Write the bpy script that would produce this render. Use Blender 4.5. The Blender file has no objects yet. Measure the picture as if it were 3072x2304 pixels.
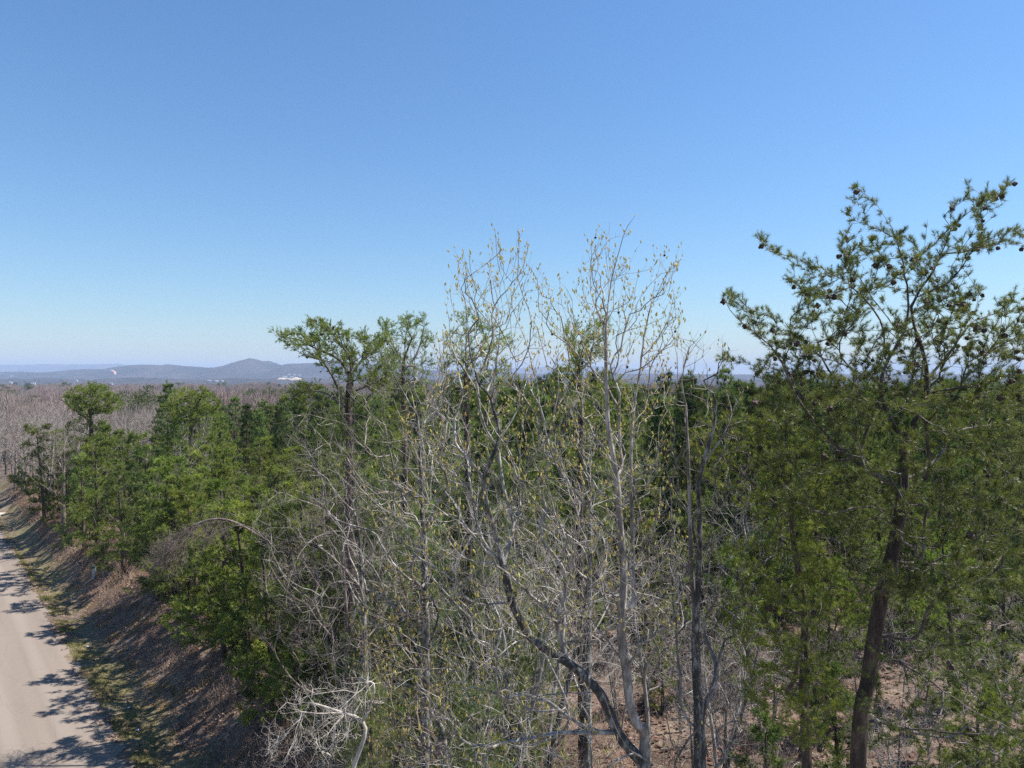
import bpy, math, random
import numpy as np
from mathutils import Vector

SC = bpy.context.scene
COL = SC.collection
RNG = np.random.default_rng(7)
random.seed(7)

# ------------------------------------------------------------------ camera
CAM = np.array([0.0, 0.0, 12.5])
PITCH = math.atan(8 / 710)
cd = bpy.data.cameras.new('camera')
cam = bpy.data.objects.new('camera', cd)
COL.objects.link(cam)
cam.location = CAM
cam.rotation_euler = (math.radians(90) - PITCH, 0, 0)
cd.sensor_width = 36
cd.lens = 710 / 1024 * 36
cd.clip_start = 0.1
cd.clip_end = 40000
SC.camera = cam

# ------------------------------------------------------------------ light
SUN_EL, SUN_AZ = math.radians(55), math.radians(12)      # azimuth from +X towards +Y
SUN_DIR = Vector((math.cos(SUN_EL) * math.cos(SUN_AZ), math.cos(SUN_EL) * math.sin(SUN_AZ), math.sin(SUN_EL)))
world = bpy.data.worlds.new('World')
SC.world = world
world.use_nodes = True
wn = world.node_tree
wn.nodes.clear()
wo = wn.nodes.new('ShaderNodeOutputWorld')
bg = wn.nodes.new('ShaderNodeBackground')
sky = wn.nodes.new('ShaderNodeTexSky')
sky.sky_type = 'NISHITA'
sky.sun_disc = False
sky.sun_elevation = SUN_EL
sky.sun_rotation = math.radians(90) - SUN_AZ
sky.altitude = 300
sky.dust_density = 0.1
sky.ozone_density = 10.0
sky.air_density = 1.4
hs = wn.nodes.new('ShaderNodeHueSaturation')
hs.inputs['Saturation'].default_value = 1.05
wn.links.new(sky.outputs[0], hs.inputs['Color'])
wn.links.new(hs.outputs[0], bg.inputs[0])
bg.inputs[1].default_value = 0.072
wn.links.new(bg.outputs[0], wo.inputs[0])
sd = bpy.data.lights.new('sun', 'SUN')
sd.energy = 5.0
sd.angle = math.radians(0.5)
sd.color = (1.0, 0.95, 0.88)
sun = bpy.data.objects.new('sun', sd)
COL.objects.link(sun)
sun.rotation_euler = SUN_DIR.to_track_quat('Z', 'Y').to_euler()
SC.view_settings.view_transform = 'Standard'
SC.view_settings.look = 'None'
SC.view_settings.exposure = 1.05
SC.view_settings.gamma = 1.0
SC.view_settings.use_curve_mapping = False
SC.render.engine = 'CYCLES'
SC.cycles.use_denoising = False
SC.cycles.sample_clamp_indirect = 3.0
SC.cycles.denoiser = 'OPENIMAGEDENOISE'
SC.cycles.denoising_input_passes = 'RGB_ALBEDO_NORMAL'
SC.cycles.denoising_prefilter = 'ACCURATE'
SC.cycles.max_bounces = 5
SC.cycles.diffuse_bounces = 3
SC.cycles.transmission_bounces = 3
SC.cycles.volume_bounces = 0
SC.cycles.use_adaptive_sampling = False

# ------------------------------------------------------------------ helpers
def P(u, v, Y):
    """a direction in the photograph (3072 x 2304 px) taken to the depth Y metres"""
    x = (u / 3 - 512) / 710
    z = (384 - v / 3) / 710
    d = np.array([x, math.cos(PITCH) + z * math.sin(PITCH), -math.sin(PITCH) + z * math.cos(PITCH)])
    return CAM + d * (Y / d[1])

def sstep(a, b, x):
    t = np.clip((x - a) / (b - a), 0, 1)
    return t * t * (3 - 2 * t)

EA = np.array([-14.33, 25.95])
ED = np.array([-0.6415, 0.767])
EN = np.array([0.767, 0.6415])

def vnoise(x, y, seed=0):
    """smooth value noise on a lattice"""
    xi, yi = np.floor(x).astype(np.int64), np.floor(y).astype(np.int64)
    fx, fy = x - xi, y - yi
    fx, fy = fx * fx * (3 - 2 * fx), fy * fy * (3 - 2 * fy)
    def h(a, b):
        n = (a * 374761393 + b * 668265263 + seed * 974711) & 0x7fffffff
        n = ((n ^ (n >> 13)) * 1274126177) & 0x7fffffff
        return ((n ^ (n >> 16)) & 0xffff) / 65535.0
    return (h(xi, yi) * (1 - fx) + h(xi + 1, yi) * fx) * (1 - fy) + (h(xi, yi + 1) * (1 - fx) + h(xi + 1, yi + 1) * fx) * fy

def road_s(x, y):
    return (x - EA[0]) * EN[0] + (y - EA[1]) * EN[1]

def road_se(x, y):
    """the cut bank gets narrower with distance"""
    return road_s(x, y) * (1 + 1.0 * sstep(38, 68, y))

def H(x, y):
    x, y = np.asarray(x, float), np.asarray(y, float)
    s = road_se(x, y)
    n = (vnoise(x * .35, y * .35, 1) - .5) * .35 + (vnoise(x * 1.3, y * 1.3, 2) - .5) * .16
    bank = -1.504 - 0.14 * sstep(.25, 1.2, s) * (1 - sstep(1.3, 2.4, s)) + 1.6 * sstep(1.6, 5.6, s)
    bank = bank + n * sstep(1.2, 4.0, s) + (vnoise(x * 2.2, y * 2.2, 3) - .5) * .07 * sstep(.4, 1.2, s)
    left = -1.504 + .1 * sstep(-7.2, -9, s)
    z = np.where(s > 0, bank, left)
    far = -8.5 * sstep(85, 190, y) - 36 * sstep(700, 2600, y) - 8 * sstep(120, 400, np.abs(x)) * (1 - sstep(85, 190, y))
    big = (vnoise(x / 70, y / 70, 5) - .5) * 3.0 * sstep(150, 300, y)
    big = big + (vnoise(x / 500, y / 500, 6) - .5) * 9 * sstep(500, 1500, y)
    return z + far + big

def new_mesh(name, V, tris=None, quads=None, smooth=True):
    me = bpy.data.meshes.new(name)
    V = np.asarray(V, np.float32)
    nt = 0 if tris is None else len(tris)
    nq = 0 if quads is None else len(quads)
    me.vertices.add(len(V))
    me.vertices.foreach_set('co', V.ravel())
    parts = []
    if nt: parts.append(np.asarray(tris, np.int32).ravel())
    if nq: parts.append(np.asarray(quads, np.int32).ravel())
    loops = np.concatenate(parts) if parts else np.zeros(0, np.int32)
    me.loops.add(len(loops))
    me.loops.foreach_set('vertex_index', loops)
    tot = np.concatenate([np.full(nt, 3, np.int32), np.full(nq, 4, np.int32)])
    start = np.concatenate([[0], np.cumsum(tot)[:-1]]).astype(np.int32) if len(tot) else tot
    me.polygons.add(len(tot))
    me.polygons.foreach_set('loop_start', start)
    me.polygons.foreach_set('loop_total', tot)
    me.polygons.foreach_set('use_smooth', np.full(len(tot), smooth, bool))
    me.update(calc_edges=True)
    return me

def link(name, data, parent=None, mat=None, kind=None, loc=None):
    o = bpy.data.objects.new(name, data)
    COL.objects.link(o)
    if parent is not None: o.parent = parent
    if mat is not None and data is not None and not data.materials: data.materials.append(mat)
    if kind: o['kind'] = kind
    if loc is not None: o.location = loc
    return o

def tag(o, label, cat, group=None):
    o['label'] = label
    o['category'] = cat
    if group: o['group'] = group
    return o

def thing(name, label, cat, loc=(0, 0, 0), group=None):
    return tag(link(name, None, loc=loc), label, cat, group)

def unit(a):
    return a / np.maximum(np.linalg.norm(a, axis=-1, keepdims=True), 1e-9)

class Soup:
    """collects triangles and quads with numpy, gives one mesh"""
    def __init__(self):
        self.v, self.t, self.q, self.n = [], [], [], 0
    def add(self, V, tris=None, quads=None):
        V = np.asarray(V).reshape(-1, 3)
        self.v.append(V)
        if tris is not None and len(tris): self.t.append(np.asarray(tris) + self.n)
        if quads is not None and len(quads): self.q.append(np.asarray(quads) + self.n)
        self.n += len(V)
    def empty(self):
        return self.n == 0
    def mesh(self, name, smooth=True, origin=None):
        V = np.concatenate(self.v)
        if origin is not None: V = V - np.asarray(origin)
        return new_mesh(name, V, np.concatenate(self.t) if self.t else None, np.concatenate(self.q) if self.q else None, smooth)

def tubes(soup, pts, rad, cid, sides):
    """pts (M,3), rad (M), cid (M) chain id of consecutive points -> tapered tubes"""
    M = len(pts)
    if M < 2: return
    same = cid[1:] == cid[:-1]
    d = np.zeros((M, 3))
    e = (pts[1:] - pts[:-1]) * same[:, None]
    d[:-1] += e
    d[1:] += e
    T = unit(d)
    first = np.nonzero(np.r_[True, ~same])[0]
    lens = np.diff(np.r_[first, M])
    U = np.zeros((M, 3))
    t0 = T[first]
    alt = np.where(np.abs(t0[:, 2:3]) > .6, np.array([[1., 0, 0]]), np.array([[0, 0, 1.]]))
    U[first] = unit(np.cross(t0, alt))
    for k in range(1, int(lens.max())):              # carry the frame along each chain
        i = first[lens > k] + k
        u = U[i - 1] - T[i] * np.sum(U[i - 1] * T[i], 1, keepdims=True)
        U[i] = unit(u)
    W = np.cross(T, U)
    a = np.arange(sides) * 2 * math.pi / sides
    ring = pts[:, None, :] + rad[:, None, None] * (np.cos(a)[None, :, None] * U[:, None, :] + np.sin(a)[None, :, None] * W[:, None, :])
    i = np.nonzero(same)[0]
    k = np.arange(sides)
    k2 = (k + 1) % sides
    A = i[:, None] * sides
    quads = np.stack([A + k, A + k2, A + sides + k2, A + sides + k], -1).reshape(-1, 4)
    soup.add(ring.reshape(-1, 3), quads=quads)

def needles(soup, p, d, L, w, rng, lw=.25):
    """one thin triangle for each base point p (N,3) with direction d"""
    n = len(p)
    d = unit(d)
    s = unit(np.cross(d, rng.normal(size=(n, 3)))) * (w * .5)
    L = np.asarray(L) * (1 + lw * (rng.random(n) - .5) * 2)
    tip = p + d * L[:, None]
    V = np.stack([p - s, p + s, tip], 1).reshape(-1, 3)
    soup.add(V, tris=np.arange(n * 3).reshape(-1, 3))

def stalks(soup, p, tip, w, rng):
    """thin tapered twigs: two crossed triangles pairs made as three-sided spikes"""
    n = len(p)
    d = unit(tip - p)
    u = unit(np.cross(d, rng.normal(size=(n, 3))))
    v = np.cross(d, u)
    w = np.broadcast_to(np.asarray(w, float), (n,))[:, None]
    a = [p + u * w, p - .5 * u * w + .87 * v * w, p - .5 * u * w - .87 * v * w, tip]
    V = np.stack(a, 1).reshape(-1, 3)
    b = np.arange(n)[:, None] * 4
    T = np.concatenate([b + np.array([[0, 1, 3]]), b + np.array([[1, 2, 3]]), b + np.array([[2, 0, 3]])])
    soup.add(V, tris=T)

def wiggly(soup, p, d, L, r, rng, n=4, curl=.35, up=0.0, sides=3):
    """fine curved twigs, one for each base point; gives back their tips and end directions"""
    N = len(p)
    if N == 0: return p, d
    d = unit(d)
    pts = np.zeros((N, n, 3))
    pts[:, 0] = p
    cur = d.copy()
    L = np.broadcast_to(np.asarray(L, float), (N,))
    for k in range(1, n):
        cur = unit(cur + rng.normal(size=(N, 3)) * curl + np.array([0, 0, up]))
        pts[:, k] = pts[:, k - 1] + cur * (L / (n - 1))[:, None]
    rr = np.broadcast_to(np.asarray(r, float), (N,))[:, None] * np.linspace(1, .35, n)[None]
    tubes(soup, pts.reshape(-1, 3), rr.ravel(), np.repeat(np.arange(N), n), sides)
    return pts[:, -1], cur

def grow(skel, att, bf, seg, rng, turn=.6, gravity=0.0):
    """joins attractor points to a given skeleton, short and well directed ways first.
    skel: list of polylines (N,3), the first starts at the base, each other one hangs on the nearest node of what is there."""
    pos, par, plen, dr = [], [], [], []
    def add(p, parent):
        pos.append(p)
        par.append(parent)
        if parent < 0:
            plen.append(0.0); dr.append(np.array([0, 0, 1.]))
        else:
            e = p - pos[parent]
            l = float(np.linalg.norm(e))
            plen.append(plen[parent] + l)
            dr.append(e / max(l, 1e-6))
        return len(pos) - 1
    main = []
    for k, pl in enumerate(skel):
        pl = np.asarray(pl, float)
        if k == 0:
            last = add(pl[0], -1)
            main.append(last)
        else:
            A = np.array(pos)
            j = int(np.argmin(np.linalg.norm(A - pl[0], axis=1)))
            last = j
            if np.linalg.norm(A[j] - pl[0]) > .05: last = add(pl[0], j)
        # smooth resample of the guide line
        Q = pl
        for q in range(1, len(Q)):
            a, b = Q[q - 1], Q[q]
            t0 = (Q[q] - Q[q - 2]) * .5 if q > 1 else (b - a)
            t1 = (Q[q + 1] - a) * .5 if q + 1 < len(Q) else (b - a)
            n = max(1, int(np.linalg.norm(b - a) / seg + .5))
            for i in range(1, n + 1):
                t = i / n
                h = (2*t**3-3*t*t+1)*a + (t**3-2*t*t+t)*t0 + (-2*t**3+3*t*t)*b + (t**3-t*t)*t1
                jit = rng.normal(size=3) * seg * .045 if i < n else 0
                last = add(h + jit, last)
                if k == 0: main.append(last)
    att = np.asarray(att, float)
    N = len(att)
    if N:
        cap = len(pos) + N * 12 + 10
        PA = np.zeros((cap, 3)); PL = np.zeros(cap); DR = np.zeros((cap, 3))
        m = len(pos)
        PA[:m] = pos; PL[:m] = plen; DR[:m] = dr
        best = np.full(N, 1e9); bp = np.zeros(N, int)
        alive = np.ones(N, bool)
        def upd(i):
            e = att - PA[i]
            d = np.linalg.norm(e, axis=1) + 1e-6
            c = (e @ DR[i]) / d
            cost = d * (1 + turn * (1 - c)) + bf * PL[i] + gravity * np.maximum(0, -e[:, 2])
            better = cost < best
            best[better] = cost[better]
            bp[better] = i
        for i in range(m): upd(i)
        for _ in range(N):
            j = int(np.argmin(np.where(alive, best, 1e12)))
            alive[j] = False
            p0 = bp[j]
            a, b = PA[p0], att[j]
            d = np.linalg.norm(b - a)
            if d < 1e-3: continue
            n = min(10, max(1, int(d / seg + .5)))
            t0 = DR[p0] * d * .7
            t1 = (b - a) + np.array([0, 0, .15 * d])
            last = p0
            for i in range(1, n + 1):
                t = i / n
                h = (2*t**3-3*t*t+1)*a + (t**3-2*t*t+t)*t0 + (-2*t**3+3*t*t)*b + (t**3-t*t)*t1
                if i < n: h = h + rng.normal(size=3) * seg * .09
                q = add(h, int(last))
                PA[q] = pos[q]; PL[q] = plen[q]; DR[q] = dr[q]
                upd(q)
                last = q
    return np.array(pos), np.array(par), np.array(dr)

def wood(pos, par, R0, rt, flare=True):
    """pipe model radii, chains and the subtree each node is in"""
    n = len(pos)
    kids = [[] for _ in range(n)]
    for i in range(1, n):
        if par[i] >= 0: kids[par[i]].append(i)
    area = np.zeros(n)
    for i in range(n - 1, -1, -1):
        if not kids[i]: area[i] = 1
        if par[i] >= 0: area[par[i]] += area[i]
    ex = math.log(max(R0 / rt, 1.5)) / math.log(max(area[0], 2))
    rad = rt * area ** ex
    # even out kinks and steps in the thick wood
    main = np.full(n, -1)
    for i in range(n):
        if kids[i]: main[i] = max(kids[i], key=lambda k: area[k])
    has = np.nonzero((main >= 0) & (par >= 0))[0]
    thick = has[rad[has] > .02]
    for _ in range(2):
        pos[thick] = pos[thick] * .5 + .25 * (pos[par[thick]] + pos[main[thick]])
    cont = main[np.maximum(par, 0)] == np.arange(n)      # carries on its parent's line
    for _ in range(8):
        up_ = np.where(cont[has], rad[par[has]], rad[has])
        rad[has] = rad[has] * .4 + .3 * (up_ + rad[main[has]])
    chains = []
    stack = [(0, -1)]
    sub = np.zeros(n, int)
    nsub = 0
    trunk_nodes = None
    while stack:
        s, parent = stack.pop()
        ch = [parent] if parent >= 0 else []
        order0 = parent < 0
        i = s
        if not order0:
            if sub[parent] == 0:
                nsub += 1
                sid = nsub
            else:
                sid = sub[parent]
        else:
            sid = 0
        while True:
            ch.append(i)
            sub[i] = sid
            if not kids[i]: break
            ks = sorted(kids[i], key=lambda k: -area[k])
            for k in ks[1:]: stack.append((k, i))
            i = ks[0]
        chains.append((ch, sid))
    return rad, area, chains, sub, nsub, kids

def ring_levels(r):
    return 9 if r > .06 else 7 if r > .03 else 5 if r > .012 else 3

def wood_meshes(pos, rad, area, chains, nsub, base, part_min=40, maxparts=28, trunkname='trunk'):
    """returns {'trunk': mesh, 'branch': [meshes], 'twigs': mesh}"""
    big = {}
    for ch, sid in chains:
        if sid: big[sid] = max(big.get(sid, 0), area[ch[1]] if len(ch) > 1 else 0)
    ids = sorted([s for s in big if big[s] >= part_min], key=lambda s: -big[s])[:maxparts]
    soups = {0: Soup(), -1: Soup()}
    for s in ids: soups[s] = Soup()
    bins = {}
    for ci, (ch, sid) in enumerate(chains):
        key = sid if sid in soups else -1
        r = rad[ch].copy()
        if len(ch) > 1 and sid: r[0] = min(r[0], r[1] * 1.25)
        r[-1] *= .5
        bins.setdefault((key, ring_levels(r[min(1, len(r) - 1)])), []).append((ch, r))
    for (key, sides), lst in bins.items():
        pts = np.concatenate([pos[c] for c, _ in lst])
        rr = np.concatenate([r for _, r in lst])
        cid = np.concatenate([np.full(len(c), i) for i, (c, _) in enumerate(lst)])
        tubes(soups[key], pts, rr, cid, sides)
    return soups, ids

# ------------------------------------------------------------------ materials
def mat(name):
    m = bpy.data.materials.new(name)
    m.use_nodes = True
    nt = m.node_tree
    nt.nodes.clear()
    return m, nt, nt.nodes.new('ShaderNodeOutputMaterial')

def ramp(nt, fac, stops):
    r = nt.nodes.new('ShaderNodeValToRGB')
    el = r.color_ramp.elements
    while len(el) < len(stops): el.new(.5)
    for e, (p, c) in zip(el, stops):
        e.position = p
        e.color = (*c, 1)
    nt.links.new(fac, r.inputs[0])
    return r.outputs[0]

def noise(nt, scale, detail=3, rough=.6, coord='Object', dist=0.0, stretch=None):
    t = nt.nodes.new('ShaderNodeTexCoord')
    n = nt.nodes.new('ShaderNodeTexNoise')
    n.inputs['Scale'].default_value = scale
    n.inputs['Detail'].default_value = detail
    n.inputs['Roughness'].default_value = rough
    n.inputs['Distortion'].default_value = dist
    src = t.outputs[coord]
    if coord == 'World':
        pass
    if stretch:
        mp = nt.nodes.new('ShaderNodeMapping')
        mp.inputs['Scale'].default_value = stretch
        nt.links.new(src, mp.inputs[0])
        src = mp.outputs[0]
    nt.links.new(src, n.inputs['Vector'])
    return n.outputs['Fac']

def mixc(nt, fac, a, b, mode='MIX'):
    m = nt.nodes.new('ShaderNodeMix')
    m.data_type = 'RGBA'
    m.blend_type = mode
    for inp, v in ((m.inputs[0], fac), (m.inputs[6], a), (m.inputs[7], b)):
        if isinstance(v, (int, float)): inp.default_value = v
        elif isinstance(v, tuple): inp.default_value = (*v, 1)
        else: nt.links.new(v, inp)
    return m.outputs[2]

def bark(name, dark, mid, pale, scale=9, bump=.5, stretch=(1, 1, .35)):
    m, nt, out = mat(name)
    f = noise(nt, scale, 5, .7, stretch=stretch)
    c = ramp(nt, f, [(.32, dark), (.5, mid), (.66, pale)])
    b = nt.nodes.new('ShaderNodeBsdfPrincipled')
    b.inputs['Roughness'].default_value = .85
    nt.links.new(c, b.inputs['Base Color'])
    bp = nt.nodes.new('ShaderNodeBump')
    bp.inputs['Strength'].default_value = bump
    bp.inputs['Distance'].default_value = .02
    nt.links.new(noise(nt, scale * 3, 4, .7, stretch=stretch), bp.inputs['Height'])
    nt.links.new(bp.outputs[0], b.inputs['Normal'])
    nt.links.new(b.outputs[0], out.inputs[0])
    return m

def leafmat(name, cols, trans, scale=1.6, tf=.35, rough=.65, vary=.35):
    m, nt, out = mat(name)
    f = noise(nt, scale, 3, .6)
    c = ramp(nt, f, [(.3, cols[0]), (.5, cols[1]), (.7, cols[2])])
    oi = nt.nodes.new('ShaderNodeObjectInfo')
    hsv = nt.nodes.new('ShaderNodeHueSaturation')
    mr = nt.nodes.new('ShaderNodeMapRange')
    mr.inputs[3].default_value = 1 - vary
    mr.inputs[4].default_value = 1 + vary
    nt.links.new(oi.outputs['Random'], mr.inputs[0])
    nt.links.new(mr.outputs[0], hsv.inputs['Value'])
    mr2 = nt.nodes.new('ShaderNodeMapRange')
    mr2.inputs[3].default_value = .478
    mr2.inputs[4].default_value = .512
    fr = nt.nodes.new('ShaderNodeMath'); fr.operation = 'FRACT'
    ml = nt.nodes.new('ShaderNodeMath'); ml.operation = 'MULTIPLY'; ml.inputs[1].default_value = 17.31
    nt.links.new(oi.outputs['Random'], ml.inputs[0]); nt.links.new(ml.outputs[0], fr.inputs[0]); nt.links.new(fr.outputs[0], mr2.inputs[0])
    nt.links.new(mr2.outputs[0], hsv.inputs['Hue'])
    nt.links.new(c, hsv.inputs['Color'])
    b = nt.nodes.new('ShaderNodeBsdfPrincipled')
    b.inputs['Roughness'].default_value = rough
    b.inputs['Specular IOR Level'].default_value = .25
    nt.links.new(hsv.outputs[0], b.inputs['Base Color'])
    t = nt.nodes.new('ShaderNodeBsdfTranslucent')
    nt.links.new(mixc(nt, 1.0, hsv.outputs[0], trans, 'MULTIPLY'), t.inputs[0])
    mx = nt.nodes.new('ShaderNodeMixShader')
    mx.inputs[0].default_value = tf
    nt.links.new(b.outputs[0], mx.inputs[1])
    nt.links.new(t.outputs[0], mx.inputs[2])
    nt.links.new(mx.outputs[0], out.inputs[0])
    return m

def plain(name, col, rough=.8, var=.25, scale=4):
    m, nt, out = mat(name)
    b = nt.nodes.new('ShaderNodeBsdfPrincipled')
    b.inputs['Roughness'].default_value = rough
    f = noise(nt, scale, 4, .65)
    lo, hi = tuple(c * (1 - var) for c in col), tuple(min(1, c * (1 + var)) for c in col)
    nt.links.new(ramp(nt, f, [(.35, lo), (.65, hi)]), b.inputs['Base Color'])
    nt.links.new(b.outputs[0], out.inputs[0])
    return m

M_PINE = bark('pine_bark', (.016, .011, .009), (.055, .037, .028), (.15, .105, .08), 8, 1.0)
M_PBR = bark('pine_branch_bark', (.035, .028, .024), (.09, .074, .064), (.24, .21, .19), 6, .5)
M_GRAY = bark('grey_bark', (.018, .017, .015), (.065, .062, .056), (.38, .365, .33), 13, .9)
M_GUM = bark('gum_twig_bark', (.08, .07, .06), (.26, .235, .205), (.54, .505, .455), 9, .6)
M_TWIG = bark('grey_twig_bark', (.05, .044, .037), (.17, .15, .13), (.44, .41, .37), 7, .5)
M_PALE = bark('pale_twig_bark', (.10, .088, .078), (.27, .245, .22), (.48, .45, .41), 5, .3)
M_DEAD = bark('dead_wood', (.20, .17, .14), (.40, .36, .31), (.58, .54, .48), 4, .3)
M_BROWN = bark('brown_twig_bark', (.055, .042, .036), (.14, .108, .092), (.29, .235, .21), 3, .3)
M_NV = leafmat('short_needles', ((.060, .095, .026), (.115, .165, .044), (.205, .245, .065)), (1.4, 1.4, .7), 1.6, .28, .62, .4)
M_NH = leafmat('cone_pine_needles', ((.050, .078, .026), (.105, .145, .040), (.20, .235, .065)), (1.4, 1.4, .7), 2.0, .25, .4)
M_NV2 = leafmat('yellow_green_needles', ((.085, .125, .024), (.155, .205, .040), (.24, .28, .060)), (1.4, 1.4, .6), 1.4, .3, .62, .3)
M_NL = leafmat('long_needles', ((.050, .085, .022), (.105, .155, .042), (.20, .245, .075)), (1.4, 1.4, .7), 1.3, .28, .62, .45)
M_NF = leafmat('far_needles', ((.045, .065, .026), (.075, .098, .036), (.115, .135, .052)), (1.3, 1.3, .7), .3)
M_FAR = plain('far_twigs', (.25, .205, .185), .9, .3, .3)
M_FAR2 = plain('far_reddish_twigs', (.26, .195, .175), .9, .3, .3)
M_CONE = plain('cone_brown', (.05, .030, .022), .8, .4, 30)
M_BUD = leafmat('bud_yellow_green', ((.36, .33, .11), (.46, .42, .15), (.50, .33, .11)), (1.3, 1.2, .6), 9, .3, .6, .25)
M_LEAF = leafmat('new_leaf', ((.20, .26, .035), (.30, .34, .05), (.38, .36, .06)), (1.4, 1.4, .6), 7, .4, .6, .2)
M_BALL = plain('seed_ball_brown', (.035, .02, .016), .9, .3, 60)
M_STRAW = leafmat('dry_straw', ((.19, .12, .07), (.30, .20, .13), (.42, .31, .21)), (1.1, 1.0, .8), .9, .25, .8, .15)
M_GRASS = leafmat('verge_grass', ((.07, .10, .022), (.17, .18, .06), (.36, .30, .16)), (1.3, 1.3, .6), .8, .35, .7, .1)
M_CANE = plain('brush_canes', (.25, .175, .13), .9, .55, 1.2)
M_LITTER = leafmat('leaf_litter', ((.09, .045, .033), (.18, .11, .083), (.38, .27, .21)), (1.1, 1.0, .9), 2.4, .15, .8, .15)
M_MOSS = leafmat('yellow_moss', ((.16, .12, .02), (.30, .22, .03), (.38, .28, .05)), (1, 1, 1), 3, .1, .9, .1)

# ------------------------------------------------------------------ ground, road, hills
def ground_material():
    m, nt, out = mat('ground_soil')
    b = nt.nodes.new('ShaderNodeBsdfPrincipled')
    b.inputs['Roughness'].default_value = .95
    f1 = noise(nt, .5, 6, .7)
    f2 = noise(nt, 6.0, 6, .75)
    f3 = noise(nt, .012, 5, .65)
    litter = ramp(nt, f2, [(.30, (.035, .022, .017)), (.45, (.095, .062, .047)), (.6, (.19, .13, .10)), (.75, (.38, .30, .24))])
    f4 = noise(nt, 1.7, 5, .7)
    litter = mixc(nt, ramp(nt, f4, [(.42, (0, 0, 0)), (.6, (.55, .55, .55))]), litter, (.085, .06, .045))
    grassy = ramp(nt, f2, [(.3, (.05, .055, .02)), (.5, (.14, .12, .05)), (.7, (.30, .24, .14))])
    near = mixc(nt, ramp(nt, f1, [(.5, (0, 0, 0)), (.62, (.45, .45, .45))]), litter, (.30, .24, .16))
    at = nt.nodes.new('ShaderNodeAttribute'); at.attribute_name = 'verge'
    near = mixc(nt, at.outputs['Fac'], near, grassy)
    ac = nt.nodes.new('ShaderNodeAttribute'); ac.attribute_name = 'clay'
    near = mixc(nt, ac.outputs['Fac'], near, ramp(nt, f2, [(.3, (.20, .055, .025)), (.7, (.42, .14, .06))]))
    farc = ramp(nt, f3, [(.3, (.05, .06, .03)), (.45, (.16, .12, .10)), (.6, (.20, .155, .125)), (.72, (.07, .085, .035))])
    af = nt.nodes.new('ShaderNodeAttribute'); af.attribute_name = 'far'
    c = mixc(nt, af.outputs['Fac'], near, farc)
    nt.links.new(c, b.inputs['Base Color'])
    bp = nt.nodes.new('ShaderNodeBump')
    bp.inputs['Strength'].default_value = .7
    bp.inputs['Distance'].default_value = .06
    nt.links.new(noise(nt, 14, 4, .7), bp.inputs['Height'])
    nt.links.new(bp.outputs[0], b.inputs['Normal'])
    nt.links.new(b.outputs[0], out.inputs[0])
    return m

def sinh_axis(a, n, k):
    t = np.linspace(-1, 1, n)
    return a * np.sinh(k * t) / np.sinh(k)

def grid_mesh(name, X, Y, Z):
    ny, nx = X.shape
    V = np.stack([X, Y, Z], -1).reshape(-1, 3)
    i = np.arange(nx * ny).reshape(ny, nx)
    q = np.stack([i[:-1, :-1], i[:-1, 1:], i[1:, 1:], i[1:, :-1]], -1).reshape(-1, 4)
    return new_mesh(name, V, quads=q)

def attr(me, name, vals):
    a = me.attributes.new(name, 'FLOAT', 'POINT')
    a.data.foreach_set('value', np.asarray(vals, np.float32).ravel())

xs = sinh_axis(15500, 470, 8.0)
ys = np.concatenate([np.linspace(-300, -10, 20)[:-1], np.linspace(-10, 90, 240)[:-1], 90 * (15800 / 90) ** np.linspace(0, 1, 150)])
GX, GY = np.meshgrid(xs, ys)
GZ = H(GX, GY)
gm = grid_mesh('ground', GX, GY, GZ)
S = road_s(GX, GY)
attr(gm, 'verge', sstep(.35, .7, S + (vnoise(GX * 1.1, GY * 1.1, 9) - .5) * .9) * (1 - sstep(1.2, 2.2, S + (vnoise(GX * .7, GY * .7, 8) - .5) * 1.8)))
CL = P(2850, 1660, 30)
attr(gm, 'clay', np.exp(-(((GX - 20) / 2.6) ** 2 + ((GY - 50) / 2.4) ** 2)) * sstep(.35, .6, vnoise(GX * 1.2, GY * 1.2, 12)))
attr(gm, 'far', sstep(110, 200, GY) + sstep(150, 300, np.abs(GX)))
ground = link('ground', gm, mat=ground_material(), kind='structure')

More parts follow.
